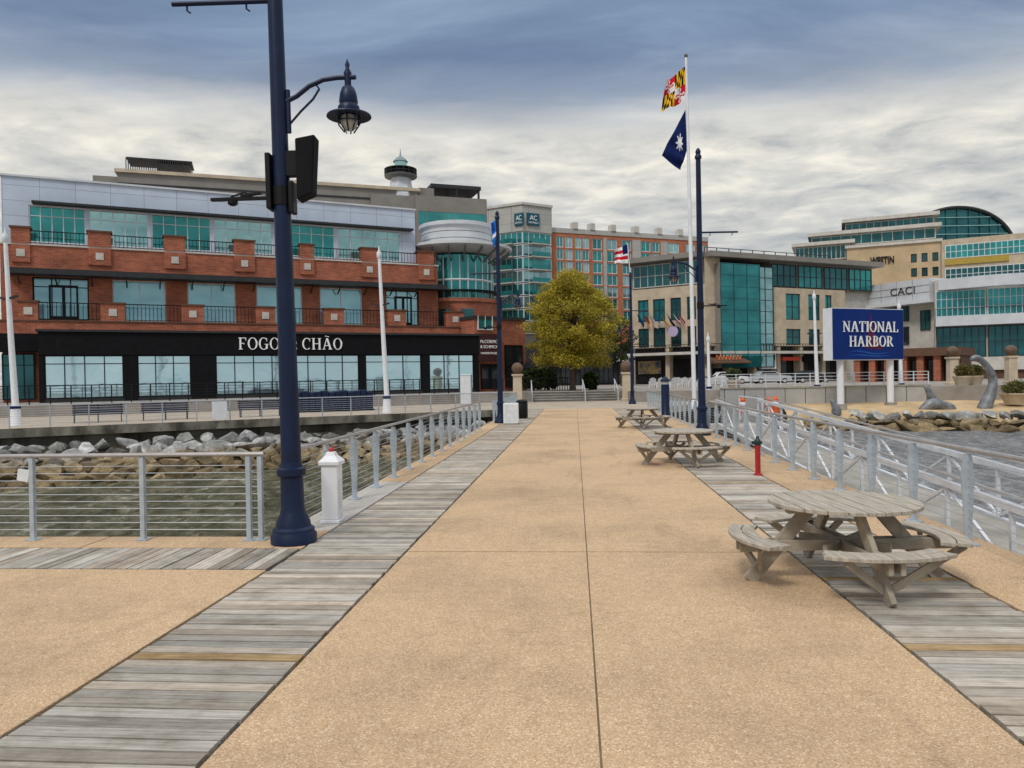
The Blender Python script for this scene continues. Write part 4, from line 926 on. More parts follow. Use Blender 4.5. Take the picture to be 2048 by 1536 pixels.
LH=thing('lighthouse_tower','small white lighthouse shaped tower on the rooftops','tower',DX(809,101.5,zl(470)))
sc=101.5/1500
MB().lathe(lc,[(30*sc,zl(470)),(26*sc,zl(392)),(20*sc,zl(358))],8).build('tower',M['whitewall'],LH)
MB().lathe(lc,[(20*sc,zl(358)),(32*sc,zl(355)),(33*sc,zl(352)),(30*sc,zl(352))],16).build('gallery',M['midgrey'],LH,True)
gr=MB()
for k in range(16):
    a=2*PI*k/16; p=lc+Vector((32*sc*math.cos(a),32*sc*math.sin(a),0)); gr.tube([p+ZV*zl(352),p+ZV*zl(339)],.04,4)
gr.lathe(lc,[(31.5*sc,zl(340)),(32.3*sc,zl(340)),(32.3*sc,zl(339)),(31.5*sc,zl(339))],20); gr.lathe(lc,[(31.6*sc,zl(346)),(32.3*sc,zl(346)),(32.3*sc,zl(345.3)),(31.6*sc,zl(345.3))],20); gr.build('gallery_railing',M['dkgrey'],LH,recalc=False)
MB().lathe(lc,[(16*sc,zl(352)),(16*sc,zl(338))],8).build('lantern_base',M['whitewall'],LH); MB().lathe(lc,[(13*sc,zl(338)),(13*sc,zl(324))],8).build('lantern',M['teallt'],LH)
MB().lathe(lc,[(15*sc,zl(324)),(13*sc,zl(321)),(8*sc,zl(316)),(2.5*sc,zl(312)),(1.2*sc,zl(308)),(.5*sc,zl(299)),(0,zl(297))],14).build('dome',M['domeg'],LH,True)
# ================================================================== HOTEL
H3=thing('corner_hotel','tall pale corner hotel with teal balconies and orange brick wing','hotel',DX(1150,125,LZ))
f3l=Fac(972,125,1050,121.5); f3r=Fac(1050,121.5,1109,124.5)
M['orangebrick']=brickm('orange_brick',tuple(f3r.u),.6,.2,.015,(.52,.17,.08),(.42,.13,.065),(.43,.25,.17),.5,.15)
M['hotelpanel']=brickm('hotel_panels',tuple(f3r.u),2.2,1.6,.03,(.47,.46,.42),(.43,.42,.39),(.28,.27,.25),0,.08)
zt3=f3r.hit(1070,412)[1]; za3=f3r.hit(1070,464)[1]
for f in (f3l,f3r): MB().fb(f,0,f.L,za3,zt3,-9,0).build('upper_wall',M['hotelpanel'],H3); MB().fb(f,0.05,f.L-.05,LZ,za3-.003,-9,-.3).build('tower_wall',M['greypanel'],H3); MB().fb(f,-.1,f.L+.1,zt3+.002,zt3+.4,-9.2,.2).build('cornice',M['stone2'],H3)
for j in range(8):
    z0=za3-2.1-(2.1*j); 
    for f,kx in ((f3l,7),(f3r,5)):
        window(f,(.1,f.L-.1,z0+.12,z0+2.05),H3,kx,1,M['dirtywhite'],M['teal'] if (j+kx)%2 else M['teallt'],-.2,.12)
        if j<7: MB().fb(f,f.L*.2,f.L*.8,z0-.05,z0+.11,-.1,1.1).build('balcony_slab',M['stone2'],H3); MB().fb(f,f.L*.2,f.L*.8,z0+.16,z0+.85,1.0,1.06).build('balcony_glass',M['teal'],H3)
for f,x0,x1 in ((f3l,1030,1048),(f3r,1053,1077)):
    a,bb,c,d=f.R(x0,427,x1,451); s_=MB().fb(f,a,bb,c,d,.003,.25).build('sign_box',M['tealsign'],H3)
    hh=d-c; sans('AC',lambda x,y,n:f.pt(a+(bb-a)*.2+x,c+hh*.42+y,.26+n),(bb-a)*.6,hh*.4,M['letter'],s_,'sign_lettering',.05); sans('HOTELS',lambda x,y,n:f.pt(a+(bb-a)*.12+x,c+hh*.14+y,.26+n),(bb-a)*.76,hh*.15,M['letter'],s_,'sign_lettering',.05)
f3=Fac(1107,125.5,1420,137)
zt3=f3.hit(1260,458)[1]; zc3=f3.hit(1260,474)[1]
cols=[(1114,1128),(1131,1146),(1151,1164),(1166,1179),(1186,1205),(1215,1235),(1245,1263),(1283,1302),(1305,1320),(1337,1359),(1373,1391),(1399,1414)]
zs_=[f3.hit(1260,480+23.5*j)[1] for j in range(8)]
holes=[]
for x0,x1 in cols:
    a=f3.hit(x0,540)[0]; bb=f3.hit(x1,540)[0]
    for j in range(7): holes.append((a,bb,zs_[j+1]+.14,zs_[j]-.08))
mb=MB(); wall_holes(mb,f3,0,f3.L,LZ,zc3,holes,0,.25); mb.fb(f3,0,f3.L,LZ,zc3-.01,-15,-.4); mb.build('wing_wall',M['orangebrick'],H3,recalc=False)
for h in holes: window(f3,h,H3,2,1,M['dirtywhite'],random.choice([M['teal'],M['teallt'],M['teal']]),-.18,.13)
MB().fb(f3,0,f3.L,zc3,zt3-.6,-14,.12).build('wing_parapet',M['hotelpanel'],H3)
for px in (1150,1184,1226,1272,1318,1360): a=f3.hit(px,455)[0]; MB().fb(f3,a-.45,a+.45,zt3-.6,zt3+.5,-1,.3).build('parapet_pier',M['stone2'],H3)
for x0,x1 in ((1207,1213),(1265,1281),(1322,1335)): a=f3.hit(x0,540)[0]; bb=f3.hit(x1,540)[0]; MB().fb(f3,a,bb,LZ,zc3-.5,.003,.2).build('pilaster',M['hotelpanel'],H3)
f9=Fac(1040,108,1268,108)
SR=thing('shop_row','low dark shop row seen behind the tree at the pier end','shops',f9.pt(f9.L/2,LZ))
MB().fb(f9,0,f9.L,LZ,D(1150,690,108).z,-8,0).build('wall',M['dkgrey'],SR)
for i in range(6): u0=.4+i*f9.L/6; window(f9,(u0,u0+f9.L/6-.6,LZ+.2,LZ+3.2),SR,3,1,M['black'],M['darkglass'],.06,.12,name='shop_window')
MB().fb(f9,0,f9.L,LZ+3.5,LZ+3.8,.003,1.4).build('awning',M['maroon'],SR)
a,bb,c,d=f9.R(1226,710,1266,726,1.45); MB().fb(f9,a,bb,c,d,1.41,1.5).build('sign_board',M['blackm'],SR); sans('CIGAR',lambda x,y,n:f9.pt(a+.2+x,c+.25+y,1.51+n),(bb-a)-.4,(d-c)-.5,M['letter'],SR,'sign_lettering')
# ================================================================== GLASS AND STONE BUILDING
B4=thing('glass_stone_building','beige stone and teal glass building right of the flagpole','building',DX(1480,103,LZ))
f4a=Fac(1262,106,1412,100); f4b=Fac(1412,100,1752,113.5)
zr4=f4b.hit(1560,524)[1]; zg4=f4b.hit(1600,577)[1]; zs4=f4b.hit(1600,692)[1]
def stonewall(f,u0,u1,z0,z1,rects,nm='wall'):
    mb=MB(); wall_holes(mb,f,u0,u1,z0,z1,rects,0,.3); mb.fb(f,u0,u1,z0,z1-.02,-14,-.45); mb.build(nm,M['stone'],B4,recalc=False)
    for r in rects: window(f,r,B4,2,2,M['dkgrey'],random.choice([M['tealdk'],M['teal'],M['tealdk']]),-.2,.14)
r1=[]
for x0,x1 in ((1276,1297),(1306,1330),(1341,1362),(1374,1392)):
    a=f4a.hit(x0,620)[0]; bb=f4a.hit(x1,620)[0]; r1+=[(a,bb,f4a.hit(1330,642)[1],f4a.hit(1330,597)[1]),(a,bb,f4a.hit(1330,694)[1],f4a.hit(1330,655)[1])]
stonewall(f4a,0,f4a.L,zs4,zg4,r1)
r2=[]
for x0,x1 in ((1572,1601),(1617,1640),(1651,1664)):
    a=f4b.hit(x0,620)[0]; bb=f4b.hit(x1,620)[0]; r2+=[(a,bb,f4b.hit(1600,640)[1],f4b.hit(1600,588)[1]),(a,bb,f4b.hit(1600,690)[1],f4b.hit(1600,658)[1])]
ux=f4b.hit(1546,600)[0]; uy=f4b.hit(1690,600)[0]; stonewall(f4b,ux,uy,zs4,zg4,r2)
MB().fb(f4b,uy,f4b.L,LZ,zg4,-14,-1.2).build('side_wall',M['stone2'],B4)
a5=f4b.hit(1441,600)[0]; stonewall(f4b,0,a5,zs4,zr4,[],'corner_pier')
MB().fb(f4a,0.1,f4a.L,zg4,zr4,-13,-.5).build('upper_storey',M['greypanel'],B4); window(f4a,(.4,f4a.L-.5,zg4+.2,zr4-.2),B4,9,2,M['stone2'],M['tealdk'],-.4,.14)
MB().fb(f4b,ux,f4b.L,zg4,zr4,-13,-.5).build('upper_storey',M['greypanel'],B4)
n_=4; L4=f4b.L-ux
for i in range(n_): window(f4b,(ux+.1+i*L4/n_,ux+(i+1)*L4/n_-.25,zg4+.15,zr4-.25),B4,4,2,M['dkgrey'],M['teal'] if i%2 else M['tealdk'],-.4,.13)
for f in (f4a,f4b): MB().fb(f,-.8 if f is f4a else 0,f.L+(.5 if f is f4b else 0),zr4,zr4+.7,-14,1.3).build('roof_eave',M['greypanel'],B4)
MB().fb(f4b,2,16,zr4+.7,zr4+1.4,-9,-3).build('roof_plant',M['stone2'],B4)
for i in range(12): u=1+i*2.1; MB().fb(f4b,u-.04,u+.04,zr4+.7,zr4+1.6,-1.2,-1.1).build('roof_rail_post',M['dkgrey'],B4)
MB().fb(f4b,1,24.1,zr4+1.55,zr4+1.63,-1.2,-1.1).build('roof_rail',M['dkgrey'],B4)
tz=f4b.hit(1495,528,1.2)[1]; ta=f4b.hit(1442,620,1.2)[0]; tb=f4b.hit(1521,620,1.2)[0]; tb2=f4b.hit(1547,620,.5)[0]
MB().fb(f4b,ta,tb,zs4-3,tz-.02,-3,1.1).build('glass_tower_core',M['greypanel'],B4); window(f4b,(ta,tb,zs4-3,tz),B4,3,9,M['tealdk'],M['teal'],1.16,.12,name='glass_tower')
window(f4b,(tb+.05,tb2,zs4-3,tz-.1),B4,2,9,M['dkgrey'],M['teallt'],.5,.12,name='glass_tower_side')
for f,u0,u1 in ((f4a,0,f4a.L),(f4b,0,uy)):
    MB().fb(f,u0,u1,LZ,zs4-.005,-12,-1.5).build('ground_floor_wall',M['dkgrey'],B4)
    k=int((u1-u0)/4.2)
    for i in range(k):
        w0=u0+(u1-u0)*i/k+.35; w1=u0+(u1-u0)*(i+1)/k-.35; window(f,(w0,w1,LZ+.2,LZ+3.4),B4,3,1,M['black'],M['darkglass'],-1.4,.12,name='shop_window',hs=[.75])
        MB().fb(f,w1+.05,w1+.65,LZ,zs4-.01,-1.49,-.1).build('stone_pier',M['stone'],B4)
    MB().fb(f,u0,u1,zs4-1.1,zs4-.75,-1.45,1.2).build('terrace_slab',M['stone2'],B4)
    mb=MB(); mb.fb(f,u0,u1,zs4+.2,zs4+.28,1.05,1.12); mb.fb(f,u0,u1,zs4-.72,zs4-.66,1.05,1.11)
    kk=int((u1-u0)/.5)
    for i in range(kk+1): uu=u0+(u1-u0)*i/kk; mb.fb(f,uu-.03,uu+.03,zs4-.7,zs4+.2,1.06,1.1)
    mb.build('terrace_railing',M['dkgrey'],B4,recalc=False)
a,bb,c,d=f4a.R(1276,722,1322,748,-1.2); MB().fb(f4a,a,bb,c,d,-1.3,-1.2).build('mural',M['mural'],B4)
a,bb,c,d=f4b.R(1420,712,1490,727,1.3); aw=MB()
aw.hexa([f4b.pt(a,c,2.6),f4b.pt(bb,c,2.6),f4b.pt(bb,c,.1),f4b.pt(a,c,.1),f4b.pt(a,c+.15,2.6),f4b.pt(bb,c+.15,2.6),f4b.pt(bb,c+1.1,.1),f4b.pt(a,c+1.1,.1)]); aw.build('awning',M['brown'],B4)
pts=[f4b.pt(a+.2+(bb-a-.6)*.8*i/40,c+.8+.28*math.sin(i*1.15)*(1 if i%7 else 1.6),2.3) for i in range(41)]; MB().tube(pts,.06,5).build('script_sign',M['orangesign'],B4)
a,bb,c,d=f4b.R(1523,703,1552,738,.3); sg=MB().fb(f4b,a,bb,c,d,-.2,.35).build('sign_panel',M['white'],B4); MB().fb(f4b,a+.25,bb-.25,c+1.2,d-.5,.353,.4).build('sign_emblem',M['letterdk'],sg)
a,bb,c,d=f4b.R(1566,714,1600,721,.3); MB().fb(f4b,a,bb,c,d,-.2,.3).build('sign_panel',M['redsign'],B4)
a,bb,c,d=f4b.R(1608,713,1640,723,.3); MB().fb(f4b,a,bb,c,d,-.2,.3).build('sign_panel',M['blackm'],B4)
a,z=f4a.hit(1346,663,1.25); MB().tube([f4a.pt(a,z,1.13),f4a.pt(a,z,1.3)],.7,20).build('round_sign',M['lilac'],B4)
cols_=[M['fblue'],M['fred'],M['fwhite'],M['fsky'],M['gold'],M['fblue'],M['fwhite'],M['fred']]
names_=['navy','red','white','blue','gold','navy','white','red']
for i,px in enumerate((1282,1294,1306,1318,1330,1342,1354,1364)):
    u,z=f4a.hit(px,640,0); b_=f4a.pt(u,z-.5,0.02); e_=f4a.pt(u,z+.85,1.5)
    t=thing('wall_flag','small %s flag, %s from the left on the stone facade'%(names_[i],['first','second','third','fourth','fifth','sixth','seventh','eighth'][i]),'flag',b_,group='row of small facade flags')
    MB().tube([b_,e_],.02,5).build('staff',M['dkgrey'],t)
    mb=MB(); p0=b_.lerp(e_,.98); p1=b_.lerp(e_,.15); sd_=f4a.u
    for k in range(5):
        s0=k/5;s1=(k+1)/5
        mb.face([p0.lerp(p1,s0),p0.lerp(p1,s1),p0.lerp(p1,s1)+ZV*-1.05+sd_*(.75+.2*math.sin(k+1+i)),p0.lerp(p1,s0)+ZV*-1.05+sd_*(.75+.2*math.sin(k+i))],1 if k==2 else 0)
    mb.build('cloth',[cols_[i],cols_[(i+3)%8]],t,recalc=False)
# ================================================================== BEIGE HOTEL AND GLASS VAULT (far right)
f5=Fac(1588,200,1888,186)
H5=thing('stepped_hotel','beige stepped hotel with teal glass upper floors in the right distance','hotel',f5.pt(f5.L/2,LZ))
a,bb,c,d=f5.R(1694,490,1882,600); k=9
holes=[]
for i in range(k):
    for j in range(4):
        u0=a+(bb-a)*(i+.22)/k; u1=a+(bb-a)*(i+.78)/k; zt5=d-2.6-j*3.6
        if j<2 and i<6: continue
        holes.append((u0,u1,zt5-2.2,zt5))
mb=MB(); wall_holes(mb,f5,a,bb,LZ,d,holes,0,.4); mb.fb(f5,a,bb,LZ,d-.02,-20,-.6); mb.build('wall',M['warmstone'],H5,recalc=False)
for h in holes: window(f5,h,H5,2,1,M['dkgrey'],M['tealdk'],-.3,.2)
MB().fb(f5,a-.4,bb+.4,d,d+.7,-20,.5).build('cornice',M['stone2'],H5)
for x0,y0,x1,y1,n in ((1590,484,1700,520,-2),(1622,457,1872,486,-3),(1690,432,1868,456,-6)):
    a,bb,c,d=f5.R(x0,y0,x1,y1,n); MB().fb(f5,a,bb,c-3,d,-22,n-.5).build('upper_block',M['greypanel'],H5)
    window(f5,(a,bb,c,d-1.0),H5,12,1,M['stone2'],M['tealdk'],n-.3,.25); MB().fb(f5,a-.8,bb+1.2,d-.9,d,-22,n+1.2).build('roof_plate',M['stone2'],H5)
a,bb,c,d=f5.R(1740,513,1788,528,.1); sans('WESTIN',lambda x,y,n:f5.pt(a+x,c+y,.15+n),bb-a,d-c,M['letterdk'],H5,'sign_lettering',.2,.03)
V5=thing('glass_vault_hall','curved teal glass roofed hall behind the beige hotel','hall',DX(1940,205,LZ))
f5v=Fac(1800,206,2048,206)
vx0=f5v.hit(1800,470)[0]; vx1=f5v.hit(2034,470)[0]; vz0=f5v.hit(1940,484)[1]; vz1=f5v.hit(1940,414)[1]
def vp(t_,n): return f5v.pt((vx0+vx1)/2-(vx1-vx0)/2*math.cos(t_),vz0-6+(vz1-vz0+6)*math.sin(t_)**.8,n)
mb=MB(); q_=28
for i in range(q_): mb.face([vp(PI*i/q_,-30),vp(PI*(i+1)/q_,-30),vp(PI*(i+1)/q_,0),vp(PI*i/q_,0)])
mb.face([vp(PI*i/q_,-.5) for i in range(q_+1)]); mb.build('glass_roof',M['tealdk'],V5,recalc=False)
MB().tube([vp(PI*i/q_,0) for i in range(q_+1)],.45,6).build('arch_rim',M['dkgrey'],V5)
for i in range(1,16):
    tt=PI*i/16; p=vp(tt,-.3); MB().bar(Vector((p.x,p.y,vz0-6)),p,.22,.22).build('mullion',M['tealdk'],V5)
for k in range(1,4):
    zz_=vz0+(vz1-vz0)*k/4.2; ta_=math.asin(min(1,((zz_-vz0+6)/(vz1-vz0+6))**(1/.8))); p=vp(ta_,-.25); p2=vp(PI-ta_,-.25); MB().bar(p,p2,.2,.2).build('transom',M['teallt'],V5)
MB().fb(f5v,vx0,vx1+4,LZ,vz0-5.9,-30,0).build('wall',M['stone2'],V5)
f5r=Fac(1880,160,2120,150)
RB5=thing('banded_block','beige block with teal and yellow window bands at the right edge','building',f5r.pt(f5r.L/2,LZ))
a,bb,c,d=f5r.R(1884,470,2110,560); MB().fb(f5r,a,bb,LZ,d,-20,0).build('wall',M['stone'],RB5)
for y0,y1,m in ((482,510,'teal'),(530,556,'tealdk')): aa,b_,c_,d_=f5r.R(1890,y0,2100,y1,.1); window(f5r,(aa,b_,c_,d_),RB5,18,2,M['dirtywhite'],M[m],.1,.16)
aa,b_,c_,d_=f5r.R(1890,514,2018,526,.1); MB().fb(f5r,aa,b_,c_,d_,.003,.3).build('yellow_band',M['yellow'],RB5)
# ================================================================== WHITE OFFICE BUILDING right
B6=thing('white_office_building','white and teal office building with curved fascia at the right edge','building',DX(1880,105,LZ))
f6a=Fac(1690,120,1872,106); f6b=Fac(1872,104,2200,96)
def FA(x,y,n=0): return f6a.hit(x,y,n)
z1=FA(1780,568)[1]; z0=FA(1780,608)[1]; zb6=FA(1780,645)[1]; zm6=FA(1780,695)[1]
MB().fb(f6a,0,f6a.L,z0,z1,-14,1.2).build('fascia',M['whitewall'],B6); MB().fb(f6a,-.3,f6a.L+.4,z0-.5,z0-.004,-14,1.7).build('soffit',M['dirtywhite'],B6)
MB().fb(f6a,0,f6a.L,LZ,z0-.51,-14,-.4).build('wall',M['stone2'],B6)
for kz in (1/3,2/3): zz_=z0+(z1-z0)*kz; MB().fb(f6a,0,f6a.L,zz_-.04,zz_+.04,1.203,1.225).build('fascia_seam',M['greypanel'],B6)
for i in range(1,6): uu=f6a.L*i/6; MB().fb(f6a,uu-.03,uu+.03,z0,z1,1.202,1.215).build('fascia_joint',M['greypanel'],B6)
ue=FA(1815,640)[0]; window(f6a,(.2,ue,zb6,z0-.6),B6,7,1,M['dkgrey'],M['tealdk'],-.3,.15); window(f6a,(.2,ue,zm6+.3,zb6-.8),B6,7,1,M['dkgrey'],M['darkglass'],-.3,.15)
window(f6a,(FA(1838,640)[0],FA(1858,640)[0],FA(1850,660)[1],FA(1850,620)[1]),B6,2,2,M['dkgrey'],M['tealdk'],-.3,.12)
a,bb,c,d=f6a.R(1781,575,1829,589,1.3); sans('CACI',lambda x,y,n:f6a.pt(a+x,c+y,1.245+n),bb-a,d-c,M['dkgrey'],B6,'sign_lettering',.10,-.015)
def FB(x,y,n=0): return f6b.hit(x,y,n)[1]
zz=[FB(1960,y) for y in (554,576,630,650,714,740)]
MB().fb(f6b,0,f6b.L,LZ,zz[0]-.02,-16,-.5).build('drum_wall',M['stone2'],B6)
mb=MB(); q_=18
def cr(i,z,n): 
    u=f6b.L*.82*i/q_; return f6b.pt(u+.4,z,n+2.2*math.sin(PI*i/q_))
for i in range(q_): 
    mb.hexa([cr(i,zz[1],0),cr(i+1,zz[1],0),cr(i+1,zz[1],-1.5),cr(i,zz[1],-1.5),cr(i,zz[0],0),cr(i+1,zz[0],0),cr(i+1,zz[0],-1.5),cr(i,zz[0],-1.5)])
mb.build('crown',M['whitewall'],B6,recalc=False)
for k in range(3):
    u0=k*f6b.L/3+.1; u1=(k+1)*f6b.L/3-.1
    window(f6b,(u0,u1,zz[2],zz[1]-.1),B6,9,3,M['dirtywhite'],M['teal'],-.35,.09); window(f6b,(u0,u1,zz[4],zz[3]-.1),B6,7,2,M['dkgrey'],M['tealdk'],-.35,.14)
MB().fb(f6b,0,f6b.L,zz[3],zz[2]-.01,-.45,1.0).build('balcony_band',M['whitewall'],B6); MB().fb(f6b,0,f6b.L,zz[5],zz[4]-.01,-.45,.6).build('lower_band',M['stone2'],B6)
mb=MB(); mb.fb(f6b,0,f6b.L,zz[2]+1.0,zz[2]+1.08,.85,.92)
for i in range(30): uu=f6b.L*i/29; mb.fb(f6b,uu-.025,uu+.025,zz[2],zz[2]+1.0,.86,.91)
mb.build('balcony_railing',M['dkgrey'],B6,recalc=False)
MB().fb(f6b,.2,f6b.L,LZ,zz[5]-.01,-.49,.2).build('ground_floor',M['brown'],B6)
f7=Fac(1690,92,1925,84)
LB=thing('low_pavilion','low brick pavilion with brown flat roof behind the blue sign','pavilion',f7.pt(f7.L/2,LZ))
a,bb,c,d=f7.R(1696,697,1922,713,.8); MB().fb(f7,a,bb,c,d,-9,.8).build('roof',M['brown'],LB)
MB().fb(f7,a+.3,bb-.3,LZ,c-.002,-8,-1.2).build('wall',M['brown'],LB)
for i in range(7): u0=a+.5+(bb-a-1.6)*i/6; MB().fb(f7,u0,u0+.7,LZ,c-.003,-1.1,.4).build('brick_pier',M['brick'],LB)
for i in range(6): u0=a+.5+(bb-a-1.6)*i/6; window(f7,(u0+.8,u0+(bb-a-1.6)/6-.1,LZ+.1,c-.4),LB,2,1,M['black'],M['darkglass'],-1.1,.1)
# ================================================================== BLUE SIGN
fs=Fac(1665,53.2,1808,55.6)
SG=thing('harbour_sign','large blue billboard sign on two white posts by the beach','sign',fs.pt(fs.L/2,-.8,-.4))
zs1=fs.hit(1736,617)[1]; zs0=fs.hit(1736,720)[1]
MB().fb(fs,0,fs.L,zs0,zs1,-.85,0).build('board_box',M['white'],SG); MB().fb(fs,.05,fs.L-.05,zs0+.05,zs1-.05,.003,.04).build('face_panel',M['signblue'],SG)
for px in (1681,1781):
    u=fs.hit(px,760,-.4)[0]; MB().tube([fs.pt(u,-1.2,-.42),fs.pt(u,zs0-.002,-.42)],.24,14).build('post',M['white'],SG,True); MB().tube([fs.pt(u,-1.3,-.42),fs.pt(u,-.3,-.42)],.42,14).build('footing',M['slab'],SG)
def line(txt,x0,x1,y0,y1):
    a,bb,c,d=fs.R(x0,y0,x1,y1,.05); serif([(txt,1)],lambda x,y,n:fs.pt(a+x,c+y,.07+n),bb-a,d-c,.04,M['letter'],SG,'sign_lettering')
line('NATIONAL',1685,1795,643,664); line('HARBOR',1698,1785,672,693)
su=fs.hit(1741,660,.05)[0]; su2=fs.hit(1764,660,.05)[0]; zt_=fs.hit(1741,622)[1]; zbm=fs.hit(1741,698)[1]
mb=MB(); mb.face([fs.pt(su,zbm,.045),fs.pt(su2+.1,zbm,.045),fs.pt(su+(su2-su)*.3,zbm+(zt_-zbm)*.45,.045),fs.pt(su,zt_,.045)]); mb.build('sail_emblem',M['sail'],SG,recalc=False)
mb=MB(); mb.face([fs.pt(su-.05,zbm,.045),fs.pt(su-.05,zbm+(zt_-zbm)*.8,.045),fs.pt(su-(su2-su)*.45,zbm+.1,.045)]); mb.build('sail_emblem',M['sail'],SG,recalc=False)
wa=fs.hit(1698,708,.05)[0]; wb=fs.hit(1782,708,.05)[0]; wz_=fs.hit(1740,706)[1]
for q2 in range(2):
    mb=MB(); k=24
    for i in range(k):
        def w_(i_): t_=i_/k; th=.10*math.sin(PI*t_); return wa+(wb-wa)*t_,wz_-.22*q2+.11*math.sin(t_*2*PI+.6)*(1-q2*.5),th
        u0,zA,h0=w_(i); u1,zB,h1=w_(i+1); mb.face([fs.pt(u0,zA,.05),fs.pt(u1,zB,.05),fs.pt(u1,zB+h1+.01,.05),fs.pt(u0,zA+h0+.01,.05)])
    mb.build('wave_emblem',M['waveblue'],SG,recalc=False)
# ================================================================== GENERIC GREY SCULPTURES ON THE SAND
def sculpt(name,label,pts,rad,d,n=14):
    P=[D(x,y,d) for x,y in pts]; mb=MB(); mb.tube(P,[r*d/1500 for r in rad],n); o=mb.build(name,M['bronze'],None,True)
    s=o.modifiers.new('s','SUBSURF'); s.levels=1; s.render_levels=2
    tag(o,label,'sculpture',group='grey sculptures on the beach'); return o
sculpt('sculpture','tall grey bent abstract column sculpture at the right of the beach',[(1964,828),(1972,808),(1981,788),(1987,768),(1984,750),(1975,733),(1965,722),(1955,716),(1946,716),(1941,722)],[15,13,11,8,9,7,6,8,7,3],53)
sculpt('sculpture','low grey rounded mound sculpture on the sand beside the tall one',[(1838,824),(1850,815),(1862,808),(1874,807),(1888,813),(1900,815),(1914,824)],[5,9,13,12,10,11,4],53)
sculpt('sculpture','leaning grey fin sculpture above the rounded mound',[(1868,808),(1862,792),(1856,778),(1848,770)],[10,8,6,3],53.4)
sculpt('sculpture','small grey forked sculpture at the left end of the sand',[(1672,834),(1674,820),(1668,808),(1662,798)],[11,10,6,3],52.5)
# ================================================================== TREE AND SHRUBS
def leafcloud(mb,c,rx,ry,rz,n,size,cols,seed):
    rr=random.Random(seed)
    for i in range(n):
        while True:
            p=Vector((rr.uniform(-1,1),rr.uniform(-1,1),rr.uniform(-1,1)))
            if .1<p.length<1: break
        p=p.normalized()*(p.length**.7)*(1+.35*max(0,rr.gauss(0,.5)))
        q=c+Vector((p.x*rx,p.y*ry,p.z*rz)); s=size*rr.uniform(.6,1.4)
        nn=Vector((rr.gauss(0,1),rr.gauss(0,1),rr.gauss(0,1)+.6)).normalized(); a=nn.cross(Vector((rr.gauss(0,1),rr.gauss(0,1),rr.gauss(0,1)))).normalized(); b=nn.cross(a)
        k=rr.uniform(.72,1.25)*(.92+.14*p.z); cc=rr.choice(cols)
        mb.face([q-a*s,q-b*s*.5,q+a*s,q+b*s*.5],0,tuple(x*k for x in cc))
def tree(name,label,base,crown_c,rx,rz,clumps,leaf,n,cols,seed,trunk_r,cs_=.25,taper=.26):
    t=thing(name,label,'tree',base); rr=random.Random(seed)
    mb=MB(); topz=crown_c.z+rz*.5
    mb.tube([base-ZV*.1,base+ZV*.8,base.lerp(crown_c,.6),Vector((crown_c.x+.1,crown_c.y,topz))],[trunk_r*1.35,trunk_r,trunk_r*.75,trunk_r*.25],10)
    cl=MB()
    for k in range(clumps):
        z=-1+2*(k+.5)/clumps; prof=math.sqrt(max(0,1-z*z))*(1.0-taper*max(0,z)) ; 
        if z<-.5: prof=max(prof,.70)
        a=k*2.39996+rr.uniform(-.5,.5); r=prof*math.sqrt(rr.uniform(.12,1))*rr.uniform(.84,.97)
        c=crown_c+Vector((rx*r*math.cos(a),rx*r*math.sin(a),rz*z*.92+rr.uniform(-.25,.25)*rz*.3)); s=rr.uniform(.55,1.15)*rx*cs_
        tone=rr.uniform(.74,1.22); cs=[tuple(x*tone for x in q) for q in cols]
        leafcloud(cl,c,s,s,s*.62,n//clumps,leaf,cs,seed*100+k)
        if k%4==0:
            st_=base.lerp(crown_c,rr.uniform(.4,.9)); mb.tube([st_,st_.lerp(c,.5)+ZV*.3,c],[trunk_r*.4,trunk_r*.25,trunk_r*.08],6)
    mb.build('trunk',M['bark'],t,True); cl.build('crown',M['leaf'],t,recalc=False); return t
tb_=DX(1145,66,LZ)
YC=[(.47,.385,.04),(.41,.345,.035),(.56,.45,.06),(.33,.285,.04)]
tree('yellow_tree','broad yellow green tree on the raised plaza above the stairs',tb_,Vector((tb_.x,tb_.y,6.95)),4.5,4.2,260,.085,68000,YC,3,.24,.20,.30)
GC=[(.06,.09,.025),(.08,.12,.03),(.04,.07,.02)]
for px,d,r,lb in ((1243,92,1.9,'small green tree left of the stone facade beside the distant lamp post'),(1066,69,1.1,'clipped green shrub left of the yellow tree'),(1096,68.5,.9,'small green shrub at the foot of the yellow tree'),(1180,68.5,.8,'small green shrub right of the yellow tree trunk')):
    b=DX(px,d,LZ); tree('green_tree' if r>1.5 else 'shrub',lb,b,b+ZV*(r*3.0 if r>1.5 else r*1.1),r,r*(1.4 if r>1.5 else .9),30,.12,4200,GC,int(px),.12,.32)
def planter(px,d,z,w,lb,gr):
    b=DX(px,d,z); t=thing('planter',lb,'planter',b)
    MB().lathe(b,[(w*.65,0),(w*.95,.6),(w*1.02,.66),(w*1.02,.74),(w*.9,.74),(w*.88,.66)],18).build('pot',M['stone'],t,True)
    s=thing('shrub','rounded shrub growing in the '+lb,'shrub',b+ZV*.7); mb=MB()
    for k in range(9): leafcloud(mb,b+Vector((random.uniform(-.5,.5)*w,random.uniform(-.5,.5)*w,.95+random.uniform(0,.35))),w*.55,w*.55,.32,160,.09,gr,k+int(px))
    mb.build('foliage',M['leaf'],s,recalc=False)
planter(2030,53.5,-.45,1.0,'large stone pot at the right end of the beach',[(.16,.14,.04),(.10,.12,.03)])
planter(1925,58.2,LZ,.7,'stone pot behind the tall grey sculpture',[(.18,.15,.05),(.12,.12,.03)])
planter(1950,59,LZ,.6,'second stone pot behind the tall grey sculpture',[(.16,.14,.05),(.10,.11,.03)])
planter(1468,60,LZ,.6,'stone pot near the left end of the waterfront wall',[(.08,.10,.03),(.06,.09,.03)])
